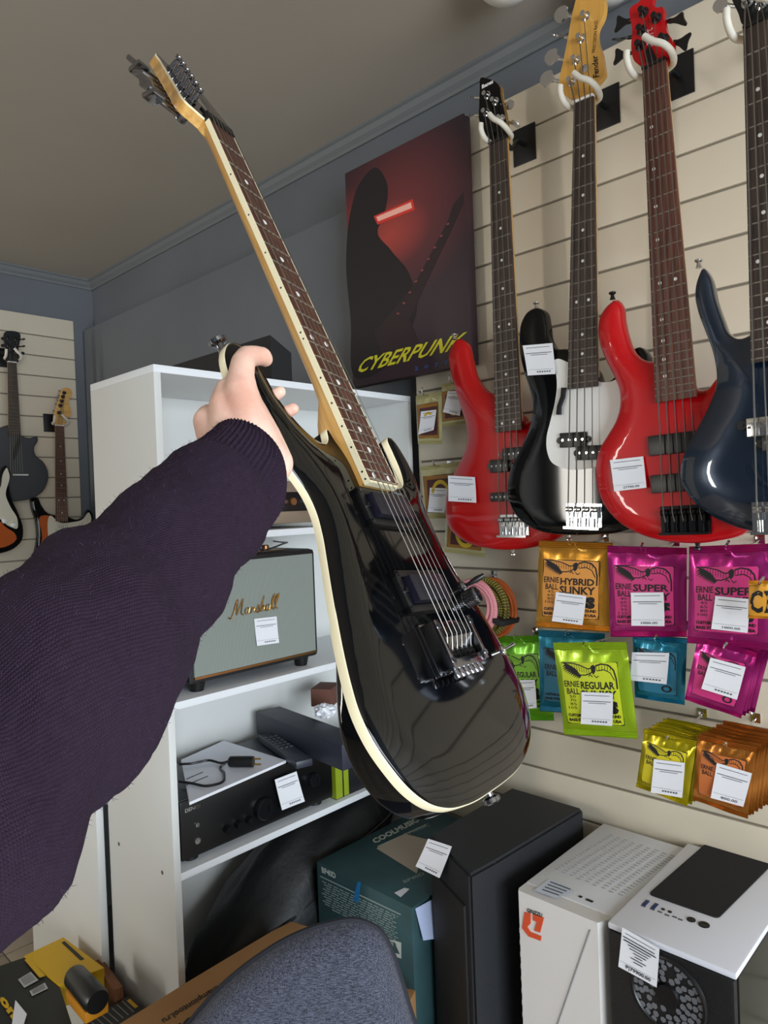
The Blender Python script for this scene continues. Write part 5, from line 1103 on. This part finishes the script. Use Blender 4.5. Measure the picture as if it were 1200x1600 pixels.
# ================================================================== the held guitar
# pose: guitar axes (nut to bridge, bass to treble side, out of the face) in lens coordinates, solved from the fret spacing
GM = ((.39293703, .49327125, .77606956), (.87073421, .07177507, -.48648769), (-.29567284, .86690935, -.40130507)); GT = (-.19150279, -.45329012, .83501743)
def lens(v): return RGT*v[0]+DWN*v[1]+FWD*v[2]
cols = [lens((GM[0][k], GM[1][k], GM[2][k])) for k in range(3)]; org = EYE+lens(GT)
G = Matrix(((cols[0].x, cols[1].x, cols[2].x, org.x), (cols[0].y, cols[1].y, cols[2].y, org.y), (cols[0].z, cols[1].z, cols[2].z, org.z), (0, 0, 0, 1)))
eg = thing('electric_guitar', 'black electric guitar with cream binding held up by the hand', 'guitar', G)
OUT = [(781, -10), (778, -69), (772, -99), (762, -121), (747, -138), (728, -150), (709, -158), (686, -161), (662, -157), (641, -151), (615, -142), (591, -133), (566, -123), (540, -113), (517, -108), (501, -109), (486, -115), (473, -123), (450, -138), (422, -150), (392, -154), (364, -147), (349, -133), (346, -117), (356, -105), (372, -100), (384, -98), (396, -95), (412, -86), (428, -72), (437, -56), (438, -42), (431, -33), (418, -27), (418, 0), (440, 28), (458, 36), (470, 52), (474, 72), (468, 90), (447, 101), (424, 103), (404, 106), (400, 113), (408, 122), (420, 127), (449, 130), (470, 126), (494, 119), (521, 115.5), (551, 115), (586, 123), (618, 138), (659, 149), (695, 154.5), (720, 152), (737, 143), (758, 120), (772, 88), (779, 54), (781, 20)]
loop = smooth_loop([Vector((a/1000, b/1000)) for a, b in OUT], .004)
def sstep(x, a, b): t = min(max((x-a)/(b-a), 0), 1); return t*t*(3-2*t)
def gfront(u, v, d): return -.012-arch(d, .034, .0075)-roundover(d, .0012)
def gback(u, v, d):
    cut = .027*(1-sstep(u, .60, .745))*(1-sstep(v, -.07, .0))+.006*(1-sstep(d, 0, .02))
    z = -.058+cut*(1-sstep(d, .0, .085)); return z+roundover(d, .005)
body = carved(loop, gfront, gback, .007, (.0006, .0016, .0032, .0055, .009))
obj('body', body, M_blackgloss, eg, angle=75)
# cream binding around the top edge
n = len(loop); ar = sum(loop[i].x*loop[(i+1) % n].y-loop[(i+1) % n].x*loop[i].y for i in range(n)); L = loop if ar > 0 else loop[::-1]
mb = MB(); vs = []
for i in range(n):
    t = (L[(i+1) % n]-L[i-1]).normalized(); nn = Vector((-t.y, t.x))
    zb = -.0285 if (L[i].y > -.06 or L[i].x > .62) else -.0275
    for off, z in ((-.0005, zb), (-.0006, -.0212), (.0001, -.0203), (.0009, -.0199), (.0018, zb)): p = L[i]+nn*off; vs.append((p.x, p.y, z))
mb.add(vs, [(i*5+k, ((i+1) % n)*5+k, ((i+1) % n)*5+(k+1) % 5, i*5+(k+1) % 5) for i in range(n) for k in range(5)]); obj('binding', mb, M_cream, eg, angle=60)
# neck: maple, thin D profile growing into the heel
LB = .490; hwf = lambda x: .0217+(.0288-.0217)*x/.486
nk = MB(); K = 13; NS = 26; vs = []
for i in range(NS):
    x = -.032+.520*i/(NS-1); w = hwf(max(x, 0))-.0002; dep = .0135+.003*max(x, 0)/.4+.0045*math.exp(-((x+.012)/.02)**2)-.004*sstep(-x, .015, .032)
    heel = sstep(x, .375, .425); ww = w
    dep = dep+.020*heel
    for k in range(K):
        a = math.pi*k/(K-1); e = .8-.45*heel; vs.append((x, -ww*math.copysign(abs(math.cos(a))**(1-.3*heel), math.cos(a)), -.0065+(min(x+.004, 0)*.2126)-dep*math.sin(a)**e))
nk.add(vs, [(i*K+k, (i+1)*K+k, (i+1)*K+k+1, i*K+k+1) for i in range(NS-1) for k in range(K-1)]+[(i*K+K-1, (i+1)*K+K-1, (i+1)*K, i*K) for i in range(NS-1)]+[tuple(range(K))[::-1], tuple((NS-1)*K+k for k in range(K))])
obj('neck', nk, M_maple, eg)
# bound rosewood fretboard
def strip_prism(x0, x1, inset, z0, z1): return MB().prism([(x0, -hwf(x0)+inset), (x1, -hwf(x1)+inset), (x1, hwf(x1)-inset), (x0, hwf(x0)-inset)], z0, z1)
obj('fretboard', strip_prism(0, LB-.0022, .0013, -.0065, -.0002), M_rose, eg, angle=30)
bd = MB()
for sg in (-1, 1): bd.prism([(0, sg*hwf(0)), (LB, sg*hwf(LB)), (LB, sg*(hwf(LB)-.0013)), (0, sg*(hwf(0)-.0013))], -.0068, -.0001)
bd.prism([(LB-.0022, -hwf(LB)), (LB+.0002, -hwf(LB)), (LB+.0002, hwf(LB)), (LB-.0022, hwf(LB))], -.0068, -.0001)
obj('fretboard_binding', bd, M_cream, eg, angle=30)
fx = lambda k: .648*(1-2**(-k/12))
for k in range(1, 25):
    x = fx(k); w = hwf(x)-.0006
    obj('fret', MB().tube([(x, -w, .0001), (x, -w+.0015, .0006), (x, w-.0015, .0006), (x, w, .0001)], .00105, 6), M_fretm, eg)
for k in (3, 5, 7, 9, 12, 15, 17, 19, 21, 24):
    x = (fx(k)+fx(k-1))/2
    for o_ in ((-.5, .5) if k in (12, 24) else (0,)):
        obj('inlay_dot', MB().cyl((x, o_*hwf(x), -.001), (x, o_*hwf(x), .0001), .0032, n=16), M_pearl, eg)
    for dx in ((-.004, .004) if k in (12, 24) else (0,)):
        y = -hwf(x)-.0001; obj('side_dot', MB().cyl((x+dx, y+.001, -.0034), (x+dx, y, -.0034), .0011, n=10), M_inkblack, eg)
# headstock
ha = math.radians(12); hx = Vector((-math.cos(ha), 0, -math.sin(ha))); hn = Vector((-math.sin(ha), 0, math.cos(ha))); h0 = Vector((0, 0, -.004))
HO = [(-4, -21.3), (4, -21.5), (10, -30), (18, -43), (24, -43.5), (60, -33), (110, -18), (160, -3), (186, 6), (188, 11), (178, 17), (150, 17), (120, 13), (90, 13), (60, 16), (30, 21), (8, 21.5), (-4, 21.3)]
hl = smooth_loop([Vector((a/1000, b/1000)) for a, b in HO], .004)
hf = lambda v: h0+hx*v.x+Vector((0, 1, 0))*v.y+hn*v.z
def hp(poly, a, b): return MB().prism([(p.x, p.y) for p in poly], a, b, hf)
obj('headstock', hp(hl, -.0145, -.0022), M_maple, eg, angle=30)
obj('headstock_binding', hp(hl, -.0022, 0), M_cream, eg, angle=30)
c_ = sum((p for p in hl), Vector((0, 0)))/len(hl); n = len(hl)
inn = []
ar = sum(hl[i].x*hl[(i+1) % n].y-hl[(i+1) % n].x*hl[i].y for i in range(n)); sg = 1 if ar > 0 else -1
for i in range(n): t = (hl[(i+1) % n]-hl[i-1]).normalized(); inn.append(hl[i]+Vector((-t.y, t.x))*sg*.0012)
obj('headstock_face', hp(inn, -.001, .0003), M_blackgloss, eg, angle=30)
obj('truss_cover', hp([Vector(p) for p in ((.008, -.008), (.045, -.004), (.05, 0), (.045, .004), (.008, .008))], 0, .0022), M_black, eg, angle=30)
obj('nut', MB().box(-.012, .0006, -.0216, .0216, -.007, .0022, .001), M_black, eg)
posts = []
for i in range(6):
    a = .036+.0235*i; b = -.024+.0072*i; P = hf(Vector((a, b, 0))); posts.append(P)
    tn = obj('tuner_post', MB().lathe(P, hn, [(0, .0055), (.0022, .0055), (.0032, .0042), (.009, .0036), (.012, .0030), (.014, .0030), (.015, .0038), (.019, .0042), (.020, .0036), (.0205, .001)], 16), M_blackchrome, eg)
    mb = MB(); Pb = hf(Vector((a, b, -.0145))); mb.lathe(Pb, -hn, [(0, .0075), (.009, .0075), (.011, .006)], 14)
    e = hf(Vector((a+.003, b-.030, -.021))); mb.cyl(hf(Vector((a, b, -.021))), e, .0026); obj('tuner_housing', mb, M_blackchrome, tn)
    mb = MB(); m_ = Matrix.Translation(e) @ Matrix((( hx.x, 0, hn.x, 0), (hx.y, 1, hn.y, 0), (hx.z, 0, hn.z, 0), (0, 0, 0, 1))) @ Matrix.Rotation((.9, .2, -.3, .5, 1.2, .1)[i], 4, 'Y')
    mb.box(-.0098, .0098, -.019, 0, -.0034, .0034, .0026, m_); obj('tuner_button', mb, M_blackchrome, tn)
    mb = MB(); q = hf(Vector((a, b-.0098-.0, -.0075)))
# strings
SR = [.00062, .00054, .00046, .00040, .00034, .00030]; xb = .648
for k in range(6):
    f = k-2.5; o_ = obj('string', MB().tube([posts[k]+hn*.0115, (-.006, f*.0070, .0028), (xb+.001, f*.0105, .0058), (xb+.018, f*.0105, -.002)], SR[k], 6), M_steel, eg)
# pickups with rings
for (x0, x1) in ((.4935, .5325), (.5795, .6205)):
    cx = (x0+x1)/2; hwp = .0455
    rg = MB(); z0, z1 = -.0135, -.0068
    rg.box(x0, x0+.007, -hwp, hwp, z0, z1, .001).box(x1-.007, x1, -hwp, hwp, z0, z1, .001).box(x0, x1, -hwp, -hwp+.0085, z0, z1, .001).box(x0, x1, hwp-.0085, hwp, z0, z1, .001)
    r_ = obj('pickup_ring', rg, M_black, eg)
    obj('pickup', MB().box(x0+.0075, x1-.0075, -.034, .034, -.014, .0002, .0012), mat('pickup_black', '141420', .3), r_)
    for sg in (-1, 1):
        obj('mounting_screw', MB().cyl((cx, sg*.0405, -.007), (cx, sg*.0405, -.0042), .0026, n=12), M_blackchrome, r_)
        for xx in (x0+.0035, x1-.0035): obj('ring_screw', MB().cyl((xx, sg*.042, -.007), (xx, sg*.042, -.0058), .0019, n=10), M_blackchrome, r_)
# fixed bridge with six saddles
br = MB(); br.box(xb-.016, xb+.032, -.040, .040, -.0125, -.009, .001).box(xb-.014, xb+.030, -.040, -.033, -.010, .0065, .0015).box(xb-.014, xb+.030, .033, .040, -.010, .0065, .0015).box(xb+.022, xb+.031, -.036, .036, -.010, .0045, .0015)
bo_ = obj('bridge', br, M_blackchrome, eg)
for k in range(6):
    y = (k-2.5)*.0105; sd = MB(); vs = []
    prof = [(-.009, -.006), (-.008, .0005), (-.003, .0046), (.003, .0048), (.010, .001), (.016, -.003), (.016, -.0085), (-.009, -.0085)]
    sd.prism([(xb+a, b) for a, b in prof], y-.0046, y+.0046, lambda v: Vector((v.x, v.z, v.y)))
    s_ = obj('saddle', sd, M_blackchrome, bo_, angle=25)
    sp_ = [(xb+.014+.008*t/40, y+.0021*math.cos(t*.95), -.001+.0021*math.sin(t*.95)) for t in range(41)]; obj('saddle_spring', MB().tube(sp_, .0005, 4), M_black, bo_)
    obj('tuning_screw', MB().lathe((xb+.031, y, -.002), (1, 0, .1), [(0, .0034), (.007, .0036), (.008, .003)], 12), M_blackchrome, bo_)
for sg in (-1, 1):
    for xx in (xb-.008, xb+.024): obj('bridge_screw', MB().cyl((xx, sg*.0365, .0062), (xx, sg*.0365, .0075), .0028, n=14), M_chrome, bo_)
# controls
def knob2(x, y):
    k = MB().lathe((x, y, -.0145), (0, 0, 1), [(0, .0098), (.002, .0098), (.003, .0092), (.016, .0092), (.0175, .0085), (.018, .006), (.0178, .001)], 28); obj('control_knob', k, M_blackchrome, eg)
    g = MB()
    for i in range(28):
        a = 2*math.pi*i/28; p0 = Vector((x+math.cos(a)*.0093, y+math.sin(a)*.0093, -.0112)); p1 = Vector((x+math.cos(a+.5)*.0093, y+math.sin(a+.5)*.0093, .001)); g.tube([p0, p1], .0005, 4)
        p1 = Vector((x+math.cos(a-.5)*.0093, y+math.sin(a-.5)*.0093, .001)); g.tube([p0, p1], .0005, 4)
    obj('knurling', g, M_black, eg)
knob2(.612, .094)
sw = obj('selector_switch', MB().lathe((.597, .102, -.014), (0, 0, 1), [(0, .007), (.003, .007), (.005, .004), (.006, .003)], 18), M_blackchrome, eg)
obj('switch_tip', MB().tube([(.597, .102, -.008), (.596, .106, .004), (.595, .110, .012)], [.0015, .0035, .0025], 10), M_black, sw)
sw = obj('mini_switch', MB().lathe((.672, .128, -.0155), (0, 0, 1), [(0, .0058), (.004, .0058), (.006, .003)], 6), M_chrome, eg)
obj('switch_lever', MB().tube([(.672, .128, -.010), (.671, .131, .002)], [.0012, .002], 8), M_chrome, sw)
# strap buttons
for p, d in (((.346, -.127, -.034), (-1, -.25, 0)), ((.780, .006, -.036), (1, 0, 0))):
    obj('strap_button', MB().lathe(Vector(p)-Vector(d)*.003, d, [(0, .006), (.004, .0042), (.010, .004), (.0115, .008), (.015, .0085), (.0165, .006), (.0165, .002)], 20), M_blackchrome, eg)

# ================================================================== the photographer's left arm
skin = bpy.data.materials.new('skin'); skin.use_nodes = True; nt = skin.node_tree; b = nt.nodes['Principled BSDF']
b.inputs['Roughness'].default_value = .5; b.inputs['Subsurface Weight'].default_value = .25; b.inputs['Subsurface Radius'].default_value = (.010, .004, .002); b.inputs['Subsurface Scale'].default_value = .6
tc = nt.nodes.new('ShaderNodeTexCoord'); n1 = nt.nodes.new('ShaderNodeTexNoise'); n1.inputs['Scale'].default_value = 28; n1.inputs['Detail'].default_value = 5; r1 = nt.nodes.new('ShaderNodeValToRGB')
r1.color_ramp.elements[0].color = rgb('d9a48f'); r1.color_ramp.elements[1].color = rgb('ecc6b2'); r1.color_ramp.elements[0].position = .32; r1.color_ramp.elements[1].position = .62
nt.links.new(tc.outputs['Object'], n1.inputs[0]); nt.links.new(n1.outputs[0], r1.inputs[0]); nt.links.new(r1.outputs[0], b.inputs['Base Color'])
n2 = nt.nodes.new('ShaderNodeTexVoronoi'); n2.inputs['Scale'].default_value = 420; bp = nt.nodes.new('ShaderNodeBump'); bp.inputs['Strength'].default_value = .12; bp.inputs['Distance'].default_value = .001
nt.links.new(tc.outputs['Object'], n2.inputs[0]); nt.links.new(n2.outputs['Distance'], bp.inputs['Height']); nt.links.new(bp.outputs[0], b.inputs['Normal'])

# forearm axis in world space: wrist -> elbow -> upper arm beside the lens
AX = [(onD((377, 668), .592), .027, .020), (onD((384, 715), .575), .031, .024), (onD((300, 850), .50), .040, .036), (onD((130, 1040), .40), .046, .042), (onD((-40, 1230), .31), .050, .048), (onD((-260, 1480), .24), .056, .054)]
def mmv(p): return G @ Vector((p[0]/1000, p[1]/1000, p[2]/1000))
bm = bmesh.new()
def ball(c, r):
    m_ = Matrix.Translation(c) @ Matrix.Diagonal((r, r, r, 1)); bmesh.ops.create_icosphere(bm, subdivisions=3, radius=1, matrix=m_)
def capsule(p0, p1, r0, r1):
    L_ = (p1-p0).length; k = max(2, int(L_/.004))
    for i in range(k+1): ball(p0.lerp(p1, i/k), r0+(r1-r0)*i/k)
def chain(pts):
    for (a, ra), (b_, rb) in zip(pts[:-1], pts[1:]): capsule(mmv(a), mmv(b_), ra/1000, rb/1000)
# thumb lying over the front of the horn
chain([((470, -150, -20), 18), ((440, -157, -18), 17), ((412, -156, -15), 14.5), ((396, -151, -12), 11.4), ((381, -143, -10), 10.6), ((373, -135, -9), 10.2), ((369, -124, -7.5), 9.4), ((367, -114, -6.5), 8.6), ((368, -109, -7.5), 7.2)])
# palm and the base of the index finger
chain([((470, -156, -30), 22), ((440, -161, -34), 19), ((415, -159, -32), 14), ((400, -153, -28), 11)])
chain([((468, -158, -40), 20), ((440, -164, -50), 15), ((416, -160, -54), 12), ((408, -152, -56), 11)])
chain([((474, -140, -22), 17), ((452, -145, -18), 15), ((430, -152, -16), 14)])
# fingers closing behind the horn, tips showing in the cutaway
chain([((410, -146, -54), 11), ((392, -130, -58), 9), ((381, -108, -56), 8), ((384, -96, -54), 7.2)])
chain([((420, -148, -56), 11.5), ((404, -130, -64), 9.2), ((388, -100, -62), 8.2), ((384, -82, -46), 7.6), ((383, -76, -25), 6.2)])
chain([((434, -148, -58), 11.5), ((418, -130, -66), 9.2), ((404, -95, -64), 8.2), ((401, -76, -46), 7.6), ((402, -69, -23), 6.2)])
chain([((450, -148, -60), 11), ((438, -128, -66), 8.5), ((426, -104, -68), 7.6), ((422, -90, -66), 6.6)])
for (p0, a0, b0), (p1, a1, b1) in zip(AX[:-2], AX[1:-1]): capsule(p0, p1, (a0+b0)/2*.92, (a1+b1)/2*.86)
me = bpy.data.meshes.new('person'); bm.to_mesh(me); bm.free()
person = bpy.data.objects.new('person', me); COL.objects.link(person)
md = person.modifiers.new('r', 'REMESH'); md.mode = 'VOXEL'; md.voxel_size = .0019; md2 = person.modifiers.new('s', 'SMOOTH'); md2.factor = .6; md2.iterations = 9
bpy.context.view_layer.update()
me2 = bpy.data.meshes.new_from_object(person.evaluated_get(bpy.context.evaluated_depsgraph_get())); person.modifiers.clear(); person.data = me2; bpy.data.meshes.remove(me)
me2.materials.clear(); me2.materials.append(skin); me2.shade_smooth()
tagp(person, "bare left hand gripping the black guitar's upper horn", 'person')

# knitted sleeve
knit = bpy.data.materials.new('purple_knit'); knit.use_nodes = True; nt = knit.node_tree; b = nt.nodes['Principled BSDF']
b.inputs['Roughness'].default_value = .92; b.inputs['Sheen Weight'].default_value = .12; b.inputs['Sheen Roughness'].default_value = .5; b.inputs['Sheen Tint'].default_value = rgb('6b5674'); b.inputs['Specular IOR Level'].default_value = .15
uv = nt.nodes.new('ShaderNodeUVMap'); mp = nt.nodes.new('ShaderNodeMapping'); mp.inputs['Scale'].default_value = (1, 1, 1); nt.links.new(uv.outputs[0], mp.inputs[0])
def wave(direction, sc, dist, rot=0):
    m_ = nt.nodes.new('ShaderNodeMapping'); m_.inputs['Rotation'].default_value = (0, 0, rot); nt.links.new(uv.outputs[0], m_.inputs[0])
    w = nt.nodes.new('ShaderNodeTexWave'); w.bands_direction = direction; w.inputs['Scale'].default_value = sc; w.inputs['Distortion'].default_value = dist; w.inputs['Detail'].default_value = 2; nt.links.new(m_.outputs[0], w.inputs[0]); return w.outputs['Fac']
w1 = wave('X', 190, 2.5, .5); w2 = wave('Y', 240, 2.5, .2); mx = nt.nodes.new('ShaderNodeMath'); mx.operation = 'MULTIPLY'; nt.links.new(w1, mx.inputs[0]); nt.links.new(w2, mx.inputs[1])
no = nt.nodes.new('ShaderNodeTexNoise'); no.inputs['Scale'].default_value = 220; no.inputs['Detail'].default_value = 6; nt.links.new(uv.outputs[0], no.inputs[0])
no2 = nt.nodes.new('ShaderNodeTexNoise'); no2.inputs['Scale'].default_value = 16; nt.links.new(uv.outputs[0], no2.inputs[0])
ad = nt.nodes.new('ShaderNodeMath'); ad.operation = 'ADD'; nt.links.new(mx.outputs[0], ad.inputs[0]); nt.links.new(no.outputs[0], ad.inputs[1])
bp = nt.nodes.new('ShaderNodeBump'); bp.inputs['Strength'].default_value = .8; bp.inputs['Distance'].default_value = .0012; nt.links.new(ad.outputs[0], bp.inputs['Height']); nt.links.new(bp.outputs[0], b.inputs['Normal'])
r1 = nt.nodes.new('ShaderNodeValToRGB'); r1.color_ramp.elements[0].color = rgb('181019'); r1.color_ramp.elements[1].color = rgb('3a2a3c'); hf_ = nt.nodes.new('ShaderNodeMath'); hf_.operation = 'MULTIPLY_ADD'; hf_.inputs[1].default_value = .45; hf_.inputs[2].default_value = .12
nt.links.new(ad.outputs[0], hf_.inputs[0]); nt.links.new(hf_.outputs[0], r1.inputs[0]); nt.links.new(r1.outputs[0], b.inputs['Base Color'])
# sleeve rings: (px of the two silhouette sides, distance) -> centre and radius
SIL = [((338, 668), (441, 742), .566), ((331, 674), (442, 768), .558), ((316, 686), (437, 800), .545), ((290, 702), (408, 842), .525), ((240, 738), (372, 892), .49), ((170, 792), (330, 965), .445), ((90, 848), (288, 1062), .40), ((10, 896), (243, 1150), .36), ((-70, 950), (170, 1262), .325), ((-150, 1060), (80, 1400), .295), ((-240, 1200), (0, 1495), .27), ((-330, 1380), (-90, 1640), .25)]
cs = [((onD(a, d)+onD(b_, d))/2, (onD(a, d)-onD(b_, d))/2) for a, b_, d in SIL]
C = smooth_loop([c[0] for c in cs], .0025, False); 
# interpolate half-width vectors along the same parameter
cum = [0]
for i in range(1, len(cs)): cum.append(cum[-1]+(cs[i][0]-cs[i-1][0]).length)
lenC = [0]
for i in range(1, len(C)): lenC.append(lenC[-1]+(C[i]-C[i-1]).length)
tot = lenC[-1]; NA = 180; vs = []; uvs = []
rr = random.Random(4)
def half(s):
    s = s/tot*cum[-1]; i = max(k for k in range(len(cum)) if cum[k] <= s+1e-9); i = min(i, len(cs)-2); t = (s-cum[i])/(cum[i+1]-cum[i]); t = min(max(t, 0), 1)
    return cs[i][1].lerp(cs[i+1][1], t)
fl_ = []
for i, c in enumerate(C):
    s = lenC[i]; h_ = half(s); a = h_.normalized(); R_ = h_.length
    tng = (C[min(i+1, len(C)-1)]-C[max(i-1, 0)]).normalized(); bb = tng.cross(a).normalized(); a2 = a
    for k in range(NA):
        th = 2*math.pi*k/NA; cuff = 1-sstep(s, .050, .062)
        r = R_*(1+.0*cuff)
        # ribbing on the cuff, soft folds on the sleeve
        r += cuff*(.0011*math.cos(th*62)-.0005)
        fold = (1-cuff)*(0.0022*math.sin(s*62+2.2*math.sin(th+.6)+.9*math.sin(2*th))+.0020*math.sin(s*105+3.1*math.cos(th)+1.7)+.0022*noise.noise(Vector((math.cos(th)*1.6, math.sin(th)*1.6, s*22))))
        fold *= sstep(s, .055, .12)*(1+.25*sstep(s, .2, .32))
        if s < .09: r += .0035*math.exp(-((s-.072)/.012)**2)
        if s < .004: r -= .0022*(1-s/.004)
        r += fold+(1-cuff)*.0009*noise.noise(Vector((math.cos(th)*9, math.sin(th)*9, s*120)))
        vs.append(c+a*math.cos(th)*r+bb*math.sin(th)*r*.9); uvs.append((th/(2*math.pi)*.34, s))
N_ = len(C); mb = MB()
mb.add(vs, [(i*NA+k, (i+1)*NA+k, (i+1)*NA+(k+1) % NA, i*NA+(k+1) % NA) for i in range(N_-1) for k in range(NA)]+[tuple((N_-1)*NA+k for k in range(NA))])
# inner lip of the cuff
base_ = len(mb.v); lip = []
for k in range(NA): lip.append(C[0].lerp(Vector(vs[k]), .90)+(C[1]-C[0]).normalized()*.004)
mb.add(lip, []); mb.f += [(k, (k+1) % NA, base_+(k+1) % NA, base_+k) for k in range(NA)]
for k in range(NA): lip[k] = C[0].lerp(lip[k], .93)+(C[1]-C[0]).normalized()*.03
b2_ = len(mb.v); mb.add(lip, []); mb.f += [(base_+k, base_+(k+1) % NA, b2_+(k+1) % NA, b2_+k) for k in range(NA)]
me = mb.mesh('sweater_sleeve', True, 80); me.materials.append(knit)
ul = me.uv_layers.new(name='UVMap')
allu = uvs+[(k/NA*.34, -.004) for k in range(NA)]+[(k/NA*.34, -.03) for k in range(NA)]
for lp_ in me.loops: ul.data[lp_.index].uv = allu[lp_.vertex_index]
sl_ = obj('sweater_sleeve', me, None, person, label='dark purple knitted sleeve with ribbed cuff')
# loose wool fibres on the sleeve
fz = MB(); rr = random.Random(9)
for _ in range(1500):
    i = int(rr.uniform(.02, .9)*(N_-2)); k = rr.randrange(NA); p = Vector(vs[i*NA+k]); nrm = (p-C[i]).normalized(); l = rr.uniform(.0008, .0028)
    d1 = (nrm+Vector((rr.uniform(-1, 1), rr.uniform(-1, 1), rr.uniform(-1, 1)))*.8).normalized(); d2 = (d1+Vector((rr.uniform(-1, 1), rr.uniform(-1, 1), rr.uniform(-1, 1)))*.9).normalized()
    fz.tube([p-nrm*.0004, p+d1*l*.6, p+d1*l*.6+d2*l*.6], [.00012, .0001, .00005], 3)
f_ = obj('wool_fuzz', fz, mat('wool_fibre', '3d2e4c', .9), sl_); f_['kind'] = 'stuff'
bpy.context.view_layer.update()
